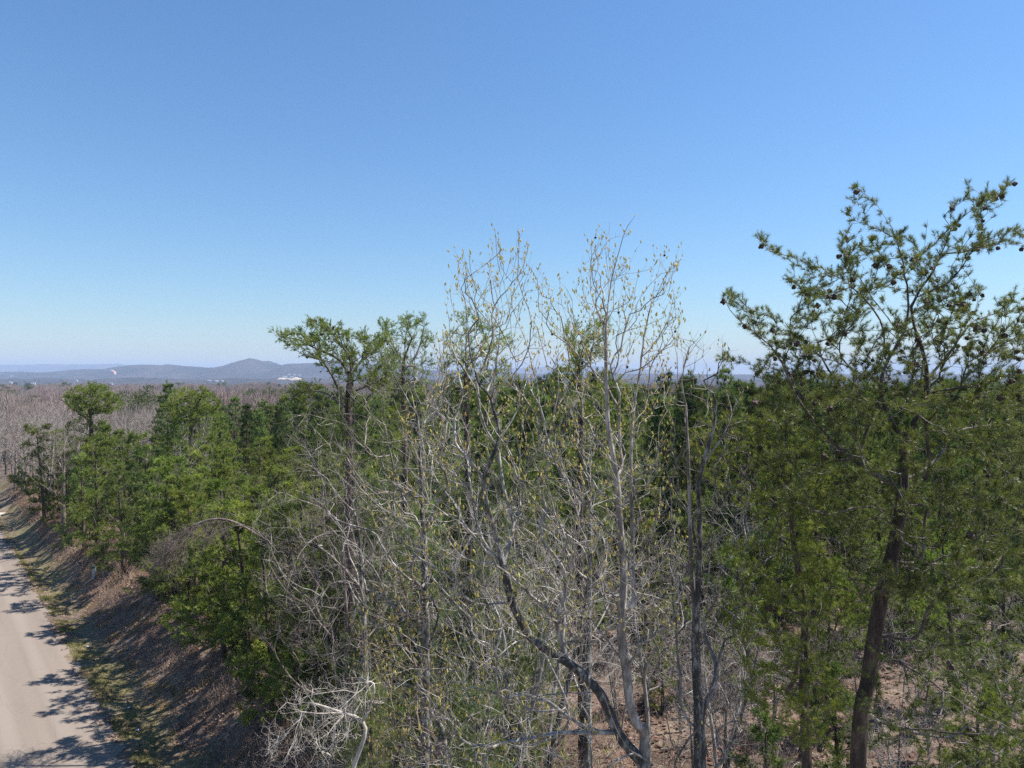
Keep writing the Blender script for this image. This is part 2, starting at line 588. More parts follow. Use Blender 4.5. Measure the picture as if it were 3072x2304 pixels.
def road_material():
    m, nt, out = mat('worn_asphalt')
    b = nt.nodes.new('ShaderNodeBsdfPrincipled')
    b.inputs['Roughness'].default_value = .9
    base = ramp(nt, noise(nt, 60, 5, .8), [(.3, (.115, .090, .072)), (.5, (.165, .132, .108)), (.72, (.24, .195, .158))])
    streak = noise(nt, .9, 4, .6, stretch=(1, .05, 1))
    base = mixc(nt, ramp(nt, noise(nt, 2.6, 6, .75), [(.38, (0, 0, 0)), (.66, (.5, .5, .5))]), base, (.14, .122, .104))
    base = mixc(nt, ramp(nt, noise(nt, 14, 4, .8), [(.55, (0, 0, 0)), (.7, (.35, .35, .35))]), base, (.33, .29, .25))
    sx = nt.nodes.new('ShaderNodeSeparateXYZ'); tcr = nt.nodes.new('ShaderNodeTexCoord')
    nt.links.new(tcr.outputs['Object'], sx.inputs[0])
    wv = nt.nodes.new('ShaderNodeMath'); wv.operation = 'SINE'; wm = nt.nodes.new('ShaderNodeMath'); wm.operation = 'MULTIPLY'; wm.inputs[1].default_value = 3.6
    nt.links.new(sx.outputs[0], wm.inputs[0]); nt.links.new(wm.outputs[0], wv.inputs[0])
    base = mixc(nt, ramp(nt, wv.outputs[0], [(.2, (0, 0, 0)), (.95, (.28, .28, .28))]), base, (.28, .24, .20))
    c = mixc(nt, ramp(nt, streak, [(.38, (0, 0, 0)), (.7, (.4, .4, .4))]), base, (.25, .20, .158))
    pt = noise(nt, .7, 3, .6, dist=.4)
    c = mixc(nt, ramp(nt, pt, [(.64, (0, 0, 0)), (.70, (.35, .35, .35))]), c, (.14, .13, .13))
    cr = nt.nodes.new('ShaderNodeTexVoronoi'); cr.feature = 'DISTANCE_TO_EDGE'; cr.inputs['Scale'].default_value = .42
    tcx = nt.nodes.new('ShaderNodeTexCoord')
    nt.links.new(tcx.outputs['Object'], cr.inputs['Vector'])
    c = mixc(nt, ramp(nt, cr.outputs['Distance'], [(0.0, (.4, .4, .4)), (.006, (0, 0, 0))]), c, (.09, .08, .075))
    nt.links.new(c, b.inputs['Base Color'])
    bp = nt.nodes.new('ShaderNodeBump'); bp.inputs['Strength'].default_value = .35; bp.inputs['Distance'].default_value = .008
    nt.links.new(noise(nt, 120, 3, .7), bp.inputs['Height'])
    nt.links.new(bp.outputs[0], b.inputs['Normal'])
    nt.links.new(b.outputs[0], out.inputs[0])
    return m

def road_strip(name, s0, s1, t0, t1, z, nt_, edge, matl, kind='structure'):
    """strip along the road edge direction; local y runs along the road"""
    t = np.linspace(t0, t1, nt_)
    wob = (vnoise(t * 1.3, t * 0, 4) - .5) * edge + (vnoise(t * 4.1, t * 0, 14) - .5) * edge * .5
    ns = 8
    V = []
    for k in range(ns + 1):
        f = k / ns
        s = s0 + (s1 - s0) * f + (wob if k == ns else 0)
        x = s; y = t
        zz = z + .05 * (1 - (2 * f - 1) ** 2) * (1 if name == 'road' else 0)
        V.append(np.stack([x + 0 * t, y, zz + 0 * t], -1))
    V = np.stack(V, 1)
    i = np.arange(nt_ * (ns + 1)).reshape(nt_, ns + 1)
    q = np.stack([i[:-1, :-1], i[:-1, 1:], i[1:, 1:], i[1:, :-1]], -1).reshape(-1, 4)
    o = link(name, new_mesh(name, V.reshape(-1, 3), quads=q), mat=matl, kind=kind)
    o.location = (EA[0], EA[1], 0)
    o.rotation_euler = (0, 0, math.atan2(-ED[0], ED[1]))
    return o
road_strip('road', -6.6, .1, -34, 420, -1.498, 2400, .5, road_material())
road_strip('gravel_drive', .12, 3.0, 57.0, 62.0, -1.40, 40, .8, plain('pale_gravel', (.42, .36, .29), .95, .3, 8))

HILL_D = 5200
def hill_material(name, cols, sc):
    m, nt, out = mat(name)
    b = nt.nodes.new('ShaderNodeBsdfPrincipled')
    b.inputs['Roughness'].default_value = 1
    b.inputs['Specular IOR Level'].default_value = 0
    c = ramp(nt, noise(nt, sc, 8, .72), [(.3, cols[0]), (.46, cols[1]), (.56, cols[2]), (.7, cols[3])])
    c = mixc(nt, ramp(nt, noise(nt, sc * 12, 4, .8), [(.35, (0, 0, 0)), (.65, (.6, .6, .6))]), c, (.07, .05, .045))
    nt.links.new(c, b.inputs['Base Color'])
    bp = nt.nodes.new('ShaderNodeBump'); bp.inputs['Strength'].default_value = 1; bp.inputs['Distance'].default_value = 25
    nt.links.new(noise(nt, sc * 9, 6, .8), bp.inputs['Height'])
    nt.links.new(bp.outputs[0], b.inputs['Normal'])
    nt.links.new(b.outputs[0], out.inputs[0])
    return m

HF = {}
def hill_range(name, D, width, sky_pts, matl, rough, seed, nx=560, ny=44):
    us = np.array([p[0] for p in sky_pts], float)
    vs = np.array([p[1] for p in sky_pts], float)
    def crest(x):
        u = (x / D * 710 + 512) * 3
        return 12.5 + (1128 - np.interp(u, us, vs)) / 3 / 710 * D
    def hf(x, y):
        c = crest(x)
        off = (vnoise(x / (width * .8), x * 0, seed + 3) - .5) * width * .3
        d = (y - D - off * 0) / width
        prof = np.where(d < 0, np.exp(-np.abs(d * 1.35) ** 1.7), np.exp(-np.abs(d) ** 2))
        base = -62.0
        sp = (vnoise(x / (width * .16) + d * .7, y / (width * .45), seed) - .5)
        sp2 = (vnoise(x / (width * .05), y / (width * .1), seed + 1) - .5)
        body = base + (c - base) * prof * (1 + (sp * .55 + sp2 * .16) * np.clip(np.abs(d) * 2.2, 0, 1))
        return body + (vnoise(x / 22, y / 22, seed + 2) - .5) * rough
    HF[name] = hf
    X, Y = np.meshgrid(np.linspace(-1.05 * D, 1.05 * D, nx), D + width * np.linspace(-1.9, 1.6, ny))
    o = link('hills', grid_mesh('hills', X, Y, hf(X, Y)), mat=matl, kind='structure')
    return o
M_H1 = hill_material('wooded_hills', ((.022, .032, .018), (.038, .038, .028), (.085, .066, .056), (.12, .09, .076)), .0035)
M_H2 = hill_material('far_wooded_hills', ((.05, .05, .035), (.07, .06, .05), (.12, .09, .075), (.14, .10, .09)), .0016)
hill_range('near', HILL_D, 900, [(-600, 1122), (0, 1118), (150, 1117), (244, 1108.5), (335, 1108), (407, 1094), (457, 1093.6), (488, 1097), (515, 1092.7),
    (588, 1104), (655, 1102), (692, 1090), (723, 1081), (755, 1074.6), (778, 1081), (809, 1096), (841, 1098.6), (881, 1092.7), (927, 1090), (1007, 1084),
    (1100, 1092), (1188, 1099), (1300, 1112), (1450, 1118), (1700, 1122), (2500, 1124), (3900, 1126)], M_H1, 9, 21)
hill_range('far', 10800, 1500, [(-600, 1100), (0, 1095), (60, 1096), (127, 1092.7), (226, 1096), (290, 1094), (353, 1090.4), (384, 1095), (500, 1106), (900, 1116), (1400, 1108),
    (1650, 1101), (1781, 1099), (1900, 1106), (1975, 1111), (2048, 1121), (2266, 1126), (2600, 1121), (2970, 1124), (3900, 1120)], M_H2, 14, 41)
hill_range('foot', 3300, 420, [(-600, 1139), (0, 1136), (200, 1139), (420, 1135), (600, 1138), (800, 1134), (1000, 1137), (1400, 1139), (1900, 1136), (2400, 1139), (3900, 1138)],
    M_H1, 12, 61, 600, 24)

# ------------------------------------------------------------------ haze
bm_v = [(x, y, z) for x in (-15990, 15990) for y in (-1200, 15990) for z in (-95, 235)]
hz = new_mesh('haze', bm_v, quads=[(0, 1, 3, 2), (4, 6, 7, 5), (0, 4, 5, 1), (2, 3, 7, 6), (0, 2, 6, 4), (1, 5, 7, 3)], smooth=False)
hm, hnt, hout = mat('haze_air')
pv = hnt.nodes.new('ShaderNodeVolumePrincipled')
pv.inputs['Color'].default_value = (.49, .64, .90, 1)
pv.inputs['Density'].default_value = 1.3e-4
pv.inputs['Anisotropy'].default_value = 0.0
hnt.links.new(pv.outputs[0], hout.inputs['Volume'])
link('haze', hz, mat=hm, kind='stuff')

# ------------------------------------------------------------------ tree builders
def in_poly(u, v, poly):
    poly = np.asarray(poly, float)
    n = len(poly)
    ins = np.zeros(len(u), bool)
    j = n - 1
    for i in range(n):
        xi, yi = poly[i]; xj, yj = poly[j]
        c = ((yi > v) != (yj > v)) & (u < (xj - xi) * (v - yi) / (yj - yi + 1e-9) + xi)
        ins ^= c
        j = i
    return ins

def attract_poly(poly, n, D, thick, rng, fill=None):
    """n points inside the outline, each at its own depth round D"""
    poly = np.asarray(poly, float)
    lo, hi = poly.min(0), poly.max(0)
    out = []
    while len(out) < n:
        u = rng.uniform(lo[0], hi[0], n * 3); v = rng.uniform(lo[1], hi[1], n * 3)
        k = in_poly(u, v, poly)
        for a, b in zip(u[k], v[k]):
            if fill is not None and rng.random() > fill(a, b): continue
            out.append(P(a, b, D + rng.uniform(-1, 1) * thick * (0.4 + .6 * rng.random())))
            if len(out) >= n: break
    return np.array(out)

CONE_ME = None
def cone_mesh():
    global CONE_ME
    if CONE_ME is None:
        V, T = [], []
        prof = [(0, .004), (.007, .014), (.018, .021), (.030, .020), (.041, .013), (.050, .003)]
        ns = 8
        for r_, (z, r) in enumerate(prof):
            for k in range(ns):
                a = 2 * math.pi * (k + .5 * (r_ % 2)) / ns
                rr = r * (1.25 if k % 2 else .8)
                V.append((rr * math.cos(a), rr * math.sin(a), -z))
        Q = [(a * ns + k, a * ns + (k + 1) % ns, (a + 1) * ns + (k + 1) % ns, (a + 1) * ns + k) for a in range(len(prof) - 1) for k in range(ns)]
        CONE_ME = new_mesh('pine_cone', V, quads=Q, smooth=False)
        CONE_ME.materials.append(M_CONE)
    return CONE_ME

def spur_dirs(dirn, rng, fwd=.5, up=.25, spread=.9):
    return unit(dirn * fwd + np.array([0, 0, up]) + rng.normal(size=dirn.shape) * spread * .6)

def build_wood(t, base, pos, par, R0, rt, mt, mb, mtw=None, part_min=40, maxparts=28):
    rad, area, chains, sub, nsub, kids = wood(pos, par, R0, rt)
    soups, ids = wood_meshes(pos, rad, area, chains, nsub, base, part_min, maxparts)
    link('trunk', soups[0].mesh('trunk', origin=base), t, mt)
    for s in ids:
        if not soups[s].empty(): link('branch', soups[s].mesh('branch', origin=base), t, mb)
    if not soups[-1].empty(): link('twigs', soups[-1].mesh('twigs', origin=base), t, mtw or mb, 'stuff')
    return rad, area, sub

def virginia(t, base, pos, par, dr, rng, R0=.16, rt=.006, thr=.014, shoots=2.2, K=30, nl=.06, nw=.0045, sl=(.07, .2), mn=M_NV, cones=0,
             leafy=None, part_min=40, maxparts=24, dead=0.0):
    rad, area, sub = build_wood(t, base, pos, par, R0, rt, M_PINE, M_PBR, part_min=part_min, maxparts=maxparts)
    thin = np.nonzero((rad < thr) & (np.arange(len(pos)) > 3))[0]
    if leafy is not None: thin = thin[leafy(pos[thin])]
    if dead:
        keep = (vnoise(pos[thin, 0] * 1.1 + 50, pos[thin, 2] * 1.1 + 50, 77) > dead)
        thin = thin[keep]
    n = int(len(thin) * shoots)
    if n == 0: return
    i = thin[rng.integers(0, len(thin), n)]
    # start somewhere on the way to the parent
    f = rng.random(n)[:, None]
    p = pos[i] * (1 - f) + pos[np.maximum(par[i], 0)] * f
    d = spur_dirs(dr[i], rng, .75, .32, .8)
    L = rng.uniform(sl[0], sl[1], n)
    sw = Soup()
    q = p + d * L[:, None]
    stalks(sw, p, q, .0022, rng)
    link('shoots', sw.mesh('shoots', origin=base), t, M_PBR, 'stuff')
    sn = Soup()
    tt = rng.uniform(.15, 1, (n, K))
    tt = 1 - (1 - tt) ** 1.0 * .95
    pp = p[:, None] + (d * L[:, None])[:, None] * tt[..., None]
    nd = unit(d[:, None] * .85 + unit(rng.normal(size=(n, K, 3))) * .9 + np.array([0, 0, .12]))
    needles(sn, pp.reshape(-1, 3), nd.reshape(-1, 3), nl, nw, rng)
    link('needles', sn.mesh('needles', smooth=False, origin=base), t, mn, 'stuff')
    if cones:
        hi = thin[pos[thin, 2] > np.percentile(pos[thin, 2], 62)]
        c = np.concatenate([hi[rng.integers(0, len(hi), int(cones * .62))], thin[rng.integers(0, len(thin), cones - int(cones * .62))]])
        ncl = len(c)
        for j in range(ncl):
            k = c[j] if rng.random() > .6 or j == 0 else c[j - 1]
            o = link('pine_cone', cone_mesh(), t)
            o.location = Vector(pos[k] - base + rng.normal(size=3) * .025)
            o.rotation_euler = (rng.uniform(-1.2, 1.2), rng.uniform(-1.2, 1.2), rng.uniform(0, 6))
            s = rng.uniform(1.25, 1.8)
            o.scale = (s, s, s)

def vpine_proto(seed, h, spread, lean=.3, n=260, mn=M_NV, low=.08, K=20, nl=.14, nw=.025, shoots=3.6):
    """a middle distance scrub pine with layered drooping sprays"""
    rng = np.random.default_rng(seed)
    lx, ly = rng.normal(size=2) * lean
    tr = [(0, 0, -.3), (lx * .2, ly * .2, h * .3), (lx * .6, ly * .6, h * .62), (lx, ly, h * .95)]
    att = []
    nb = 26
    for b in range(nb):
        f = low + (1 - low) * (b + rng.random()) / nb
        a = b * 2.4 + rng.normal() * .4
        R = spread * (1.05 - .72 * max(0, f - .35) / .65) * rng.uniform(.55, 1.1) * (.75 if f < .35 else 1)
        z0 = h * f
        for q in range(max(3, n // nb)):
            g = rng.random() ** .6
            w = rng.normal() * .28 * (.3 + g)
            att.append((lx * f + math.cos(a) * R * g - math.sin(a) * w * R * .55, ly * f + math.sin(a) * R * g + math.cos(a) * w * R * .55,
                        z0 + R * g * rng.uniform(-.12, .2) + rng.normal() * .08))
    pos, par, dr = grow([tr], att, .35, .3, rng, .8)
    t = thing('virginia_pine', 'x', 'pine tree')
    virginia(t, np.zeros(3), pos, par, dr, rng, R0=.10 + h * .005, rt=.008, thr=.02, shoots=shoots, K=K, nl=nl, nw=nw, sl=(.15, .34), mn=mn, part_min=28, maxparts=10, dead=.12)
    return t

def lpine_proto(seed, h, n=300, K=40, nl=.25, nw=.026, spread=None, low=.1):
    """a young long-needled plantation pine: whorls of rising branches ending in needle brushes"""
    rng = np.random.default_rng(seed)
    spread = spread or h * .19
    tr = [(0, 0, -.3), (rng.normal() * .06, rng.normal() * .06, h * .5), (rng.normal() * .1, rng.normal() * .1, h)]
    att = []
    wh = int(h * (1 - low) / .55)
    for w in range(wh):
        f = low + (1 - low) * (w + .3 * rng.random()) / wh
        R = spread * (1 - .8 * ((f - low) / (1 - low)) ** 1.4) * (1 if f > .3 else .8)
        m = rng.integers(4, 7)
        a0 = rng.random() * 6
        for b in range(m):
            a = a0 + b * 2 * math.pi / m + rng.normal() * .15
            r = R * rng.uniform(.7, 1.15)
            up = rng.uniform(.25, .6)
            for q in range(max(2, n // (wh * 4))):
                g = rng.uniform(.35, 1)
                att.append((math.cos(a) * r * g + rng.normal() * .12, math.sin(a) * r * g + rng.normal() * .12, h * f + up * r * g + rng.normal() * .08))
    pos, par, dr = grow([tr], att, .6, .35, rng, .9)
    t = thing('young_pine', 'x', 'pine tree')
    rad, area, sub = build_wood(t, np.zeros(3), pos, par, .05 + h * .006, .006, M_PINE, M_PBR, part_min=9, maxparts=8)
    kids = np.zeros(len(pos), int)
    np.add.at(kids, par[par >= 0], 1)
    tips = np.nonzero(kids == 0)[0]
    extra = np.nonzero((rad < .012) & (kids > 0))[0]
    i = np.concatenate([tips, tips, extra[rng.integers(0, len(extra), len(tips))]])
    p = pos[i] + rng.normal(size=(len(i), 3)) * np.array([.09, .09, .06])
    d = unit(dr[i] * .6 + np.array([0, 0, .75]) + rng.normal(size=(len(i), 3)) * .2)
    sn = Soup()
    n_ = len(i)
    back = rng.random((n_, K)) * .22
    pp = p[:, None] - d[:, None] * back[..., None]
    nd = unit(d[:, None] * .75 + unit(rng.normal(size=(n_, K, 3))) * .85)
    needles(sn, pp.reshape(-1, 3), nd.reshape(-1, 3), nl, nw, rng)
    link('needles', sn.mesh('needles', smooth=False), t, M_NL, 'stuff')
    sb = Soup()
    stalks(sb, p - d * .2, p + d * .07, .007, rng)
    link('shoots', sb.mesh('shoots'), t, M_PBR, 'stuff')
    return t

def bare_proto(seed, h, spread, n=420, twl=(.25, .6), mt=M_GRAY, mb=M_PALE, rt=.006, stems=1, name='bare_tree', low=.3, tw=2.2, parts=8):
    rng = np.random.default_rng(seed)
    sk = []
    for s in range(stems):
        a = rng.random() * 6
        r = (.15 + .3 * (stems > 1)) * spread
        sk.append([(0, 0, -.3), (math.cos(a) * r * .25, math.sin(a) * r * .25, h * .3), (math.cos(a) * r * .7, math.sin(a) * r * .7, h * .6), (math.cos(a) * r, math.sin(a) * r, h * .9)])
    c = rng.normal(size=(n * 3, 3))
    c = unit(c) * rng.random((n * 3, 1)) ** .42
    z = h * (low + (1 - low) * .5) + c[:, 2] * h * (1 - low) * .52
    f = (z / h - low) / (1 - low)
    wid = spread * (.62 + .5 * np.sin(np.clip(f, 0, 1) * math.pi) ** .7) * .8
    att = np.stack([c[:, 0] * wid, c[:, 1] * wid, z], -1)[:n]
    pos, par, dr = grow(sk, att, .28, .38, rng, 1.0, .5)
    t = thing(name, 'x', 'bare tree')
    rad, area, sub = build_wood(t, np.zeros(3), pos, par, .06 + h * .009, rt, mt, mb, part_min=30, maxparts=parts)
    thin = np.nonzero((rad < rt * 3.2) & (np.arange(len(pos)) > 4))[0]
    m = int(len(thin) * tw)
    i = thin[rng.integers(0, len(thin), m)]
    sw = Soup()
    tip, td = wiggly(sw, pos[i], spur_dirs(dr[i], rng, .9, .35, .8), rng.uniform(twl[0], twl[1], m), rt * .62, rng, 3, .28, .08)
    j = rng.integers(0, m, m)
    stalks(sw, tip[j] - td[j] * rng.uniform(.02, .25, (m, 1)), tip[j] + unit(td[j] + rng.normal(size=(m, 3)) * .5) * rng.uniform(.1, .3, (m, 1)), rt * .4, rng)
    link('fine_twigs', sw.mesh('fine_twigs'), t, mb, 'stuff')
    return t

FIRST = set()
def place(proto, x, y, rz, sc, label, group=None, cat=None, zs=1.0, tilt=0.0, dz=0.0, name=None):
    """first use moves the prototype itself, later ones copy it with its parts"""
    if proto.name not in FIRST:
        FIRST.add(proto.name)
        r = proto
    else:
        r = proto.copy()
        COL.objects.link(r)
        for ch in proto.children:
            c = ch.copy()
            COL.objects.link(c)
            c.parent = r
    r.location = (x, y, float(H(x, y)) + dz)
    r.rotation_euler = (tilt * math.cos(rz * 3), tilt * math.sin(rz * 5), rz)
    r.scale = (sc, sc, sc * zs)
    r['label'] = label
    if cat: r['category'] = cat
    if group: r['group'] = group
    elif 'group' in r: del r['group']
    return r

# ------------------------------------------------------------------ hero: tall scrub pine on the right
def PL(pts, D, dd=0.0, rng=None):
    """guide line in photograph directions; depth runs from D to D+dd along it"""
    n = len(pts)
    return np.array([P(u, v, (D if not isinstance(D, (list, tuple)) else D[i]) + dd * i / max(1, n - 1)) for i, (u, v) in enumerate(pts)])

def hero_right_pine():
    rng = np.random.default_rng(11)
    D = 10.5
    b = P(2535, 3560, D); b[2] = float(H(b[0], b[1]))
    base = b
    trunk = np.vstack([[b - [0, 0, .3]], PL([(2574, 2275), (2603, 2057), (2646, 1771), (2680, 1645), (2708, 1480), (2712, 1400), (2706, 1321), (2745, 1267), (2772, 1237), (2781, 1180), (2784, 1131)], D),
                       PL([(2765, 1040), (2734, 921), (2802, 810), (2855, 684), (2947, 607), (3030, 548)], D, .8)])
    sk = [trunk]
    def limb(pts, dd): sk.append(PL(pts, D, dd))
    limb([(2706, 1321), (2655, 1230), (2637, 1155), (2661, 1074), (2715, 990), (2724, 888), (2690, 718), (2632, 616), (2569, 563)], -.8)
    limb([(2656, 1076), (2640, 960), (2535, 844), (2414, 786), (2317, 752), (2278, 720)], -2.0)
    limb([(2640, 1150), (2520, 1090), (2420, 1060), (2390, 1010)], -1.6)
    limb([(2712, 1472), (2560, 1380), (2440, 1260), (2399, 1207), (2360, 1120), (2312, 1038), (2234, 975), (2190, 930), (2167, 883)], -1.5)
    limb([(2372, 1120), (2290, 1100), (2200, 1082), (2165, 1070)], -1.6)
    limb([(2730, 1436), (2781, 1406), (2827, 1357), (2863, 1297), (2902, 1285), (2992, 1276), (3100, 1290)], 1.0)
    limb([(2770, 1345), (2880, 1340), (2970, 1335), (3110, 1345)], -1.2)
    limb([(2784, 1131), (2850, 1060), (2908, 975), (2990, 940), (3110, 925)], 1.2)
    limb([(2802, 810), (2826, 766), (2920, 750), (2995, 732), (3063, 699)], 1.4)
    limb([(2781, 1180), (2870, 1165), (2960, 1150), (3060, 1110)], -2.2)
    limb([(2781, 1210), (2700, 1160), (2600, 1130), (2500, 1150)], 2.4)
    limb([(2855, 684), (2830, 650), (2900, 590), (2905, 560)], .2)
    limb([(2690, 718), (2640, 690), (2560, 660), (2545, 640)], .2)
    limb([(2700, 1000), (2620, 900), (2530, 760), (2520, 735)], 1.0)
    limb([(2712, 1500), (2800, 1490), (2900, 1520), (3080, 1600)], -1.4)
    limb([(2695, 1560), (2600, 1520), (2480, 1540), (2380, 1500)], -2.2)
    limb([(2646, 1905), (2750, 1925), (2850, 1935), (2930, 1925), (2955, 1900)], -1.6)
    limb([(2640, 1960), (2740, 2010), (2900, 2120), (3070, 2200)], -2.4)
    limb([(2680, 1690), (2800, 1690), (2900, 1700), (3080, 1710)], 1.2)
    limb([(2600, 2150), (2750, 2200), (2900, 2230), (3050, 2290)], .5)
    limb([(2630, 1800), (2700, 1720), (2800, 1700), (2900, 1780)], -2.6)
    upper = [(2278, 715), (2400, 770), (2505, 790), (2520, 735), (2545, 700), (2525, 650), (2555, 555), (2620, 590), (2660, 660), (2720, 680), (2790, 650), (2850, 620), (2890, 550), (3035, 535), (3010, 625),
             (2940, 690), (3065, 690), (3110, 740), (2930, 775), (2900, 840), (2960, 880), (3040, 870), (3130, 880), (3130, 1250), (2300, 1250), (2260, 1090), (2320, 1060), (2250, 990), (2155, 890), (2180, 865), (2260, 925), (2380, 950),
             (2440, 900), (2360, 840), (2380, 800), (2300, 760)]
    a1 = attract_poly(upper, 1050, D, 2.2, rng, lambda u, v: .35 + .65 * min(1, max(0, (v - 620) / 350)))
    a2 = attract_poly([(2260, 1180), (3130, 1150), (3130, 1700), (2820, 1620), (2600, 1600), (2350, 1560), (2260, 1400)], 1150, D, 3.0, rng)
    a3 = attract_poly([(2700, 1620), (3120, 1620), (3120, 2380), (2750, 2380), (2700, 2100)], 420, D, 2.6, rng)
    a4 = attract_poly([(2590, 1700), (2900, 1680), (2950, 1860), (2700, 1800)], 90, D - 1.2, 1, rng)
    a5 = attract_poly([(2520, 1480), (2900, 1450), (2950, 1700), (2860, 2200), (2560, 2250), (2500, 1900)], 150, D - 1.6, .9, rng)
    pos, par, dr = grow(sk, np.vstack([a1, a2, a3, a4, a5]), .12, .17, rng, .8)
    t = thing('virginia_pine', 'tall crooked pine with many dark cones, rising above the horizon at the right edge', 'pine tree', tuple(base))
    def leafy(p):
        # the low boughs are mostly dead
        z = p[:, 2]
        k = vnoise(p[:, 0] * .9 + 9, p[:, 2] * 1.4, 5)
        return (z > 9.6) | (k > .46)
    virginia(t, base, pos, par, dr, rng, R0=.115, rt=.0032, thr=.0105, shoots=2.8, K=46, nl=.064, nw=.0046, sl=(.05, .14), mn=M_NH, cones=290, leafy=leafy, part_min=26, maxparts=30)

def hero_front_pine():
    rng = np.random.default_rng(12)
    D = 11.5
    b = P(2430, 3350, D); b[2] = float(H(b[0], b[1]))
    sk = [np.vstack([[b - [0, 0, .3]], PL([(2420, 2280), (2409, 2100), (2415, 1839), (2385, 1650), (2370, 1500), (2345, 1380)], D)])]
    for pts, dd in (([(2405, 1850), (2320, 1800), (2240, 1810), (2170, 1850)], -1.2), ([(2400, 1980), (2310, 2010), (2230, 2060)], -1), ([(2415, 2050), (2520, 2060), (2560, 2150)], -1.4),
                    ([(2370, 1560), (2290, 1480), (2200, 1400), (2120, 1330), (2080, 1290)], -1), ([(2345, 1420), (2420, 1390), (2480, 1330)], 1.0)):
        sk.append(PL(pts, D, dd))
    a = np.vstack([attract_poly([(2060, 1270), (2200, 1240), (2420, 1290), (2520, 1420), (2480, 1600), (2300, 1600), (2180, 1500), (2080, 1400)], 400, D, 1.6, rng),
                   attract_poly([(2170, 1620), (2420, 1600), (2560, 1750), (2540, 1900), (2350, 1950), (2150, 1900)], 300, D - .8, 1.4, rng),
                   attract_poly([(2220, 1950), (2480, 1950), (2520, 2100), (2470, 2260), (2350, 2200), (2240, 2120)], 260, D - .8, 1.2, rng)])
    pos, par, dr = grow(sk, a, .15, .17, rng, .8)
    t = thing('virginia_pine', 'smaller bright green pine leaning just left of the tall crooked pine', 'pine tree', tuple(b))
    virginia(t, b, pos, par, dr, rng, R0=.08, rt=.0032, thr=.010, shoots=2.2, K=44, nl=.064, nw=.0046, sl=(.06, .17), mn=M_NV2, cones=70, part_min=22, maxparts=16, dead=.18)

# ------------------------------------------------------------------ hero: sweetgum with buds
BUD_ME = None
def bud_mesh():
    global BUD_ME
    if BUD_ME is None:
        V, Q = [], []
        prof = [(0, .003), (.008, .0062), (.020, .0070), (.032, .0050), (.042, .001)]
        for r_, (z, r) in enumerate(prof):
            for k in range(6):
                a = 2 * math.pi * (k + .5 * (r_ % 2)) / 6
                V.append((r * math.cos(a) * (1.25 if (k + r_) % 2 else .8), r * math.sin(a) * (1.25 if (k + r_) % 2 else .8), z))
        Q = [(a * 6 + k, a * 6 + (k + 1) % 6, (a + 1) * 6 + (k + 1) % 6, (a + 1) * 6 + k) for a in range(4) for k in range(6)]
        T = []
        n0 = len(V)
        for k in range(5):
            a = k * 1.256 + .3
            c, s = math.cos(a), math.sin(a)
            V += [(0, 0, .004), (c * .008 - s * .0035, s * .008 + c * .0035, .012), (c * .017, s * .017, .018), (c * .008 + s * .0035, s * .008 - c * .0035, .012)]
            Q.append((n0 + 4 * k, n0 + 4 * k + 1, n0 + 4 * k + 2, n0 + 4 * k + 3))
        BUD_ME = new_mesh('bud', V, quads=Q, smooth=False)
        BUD_ME.materials.append(M_BUD)
    return BUD_ME

def buds(t, base, p, d, rng, nobj=300):
    """the ones nearest the photographer are parts of their own, the rest one mesh of the same buds"""
    me = bud_mesh()
    V0 = np.array([v.co[:] for v in me.vertices])
    F0 = np.array([q.vertices[:] for q in me.polygons])
    order = np.argsort(p[:, 1])
    p, d = p[order], unit(d[order])
    for k in range(min(nobj, len(p))):
        o = link('bud', me, t)
        o.location = Vector(p[k] - base)
        o.rotation_euler = Vector(d[k]).to_track_quat('Z', 'Y').to_euler()
        s = rng.uniform(.8, 1.4)
        o.scale = (s, s, s * rng.uniform(.9, 1.3))
    p, d = p[nobj:], d[nobj:]
    n = len(p)
    if n == 0: return
    u = unit(np.cross(d, rng.normal(size=(n, 3))))
    w = np.cross(d, u)
    s = rng.uniform(.8, 1.4, (n, 1, 1))
    V = p[:, None] + s * (V0[None, :, 0:1] * u[:, None] + V0[None, :, 1:2] * w[:, None] + V0[None, :, 2:3] * d[:, None])
    F = (np.arange(n)[:, None, None] * len(V0) + F0[None]).reshape(-1, 4)
    so = Soup()
    so.add(V.reshape(-1, 3), quads=F)
    link('buds', so.mesh('buds', smooth=False, origin=base), t, M_BUD, 'stuff')

def ball_mesh():
    rng = np.random.default_rng(3)
    V, T = [], []
    n = 46
    k = np.arange(n) + .5
    ph = np.arccos(1 - 2 * k / n); th = math.pi * (1 + 5 ** .5) * k
    D = np.stack([np.cos(th) * np.sin(ph), np.sin(th) * np.sin(ph), np.cos(ph)], -1)
    s = Soup()
    stalks(s, D * .003, D * .019, .006, rng)
    return s.mesh('seed_ball', smooth=False)

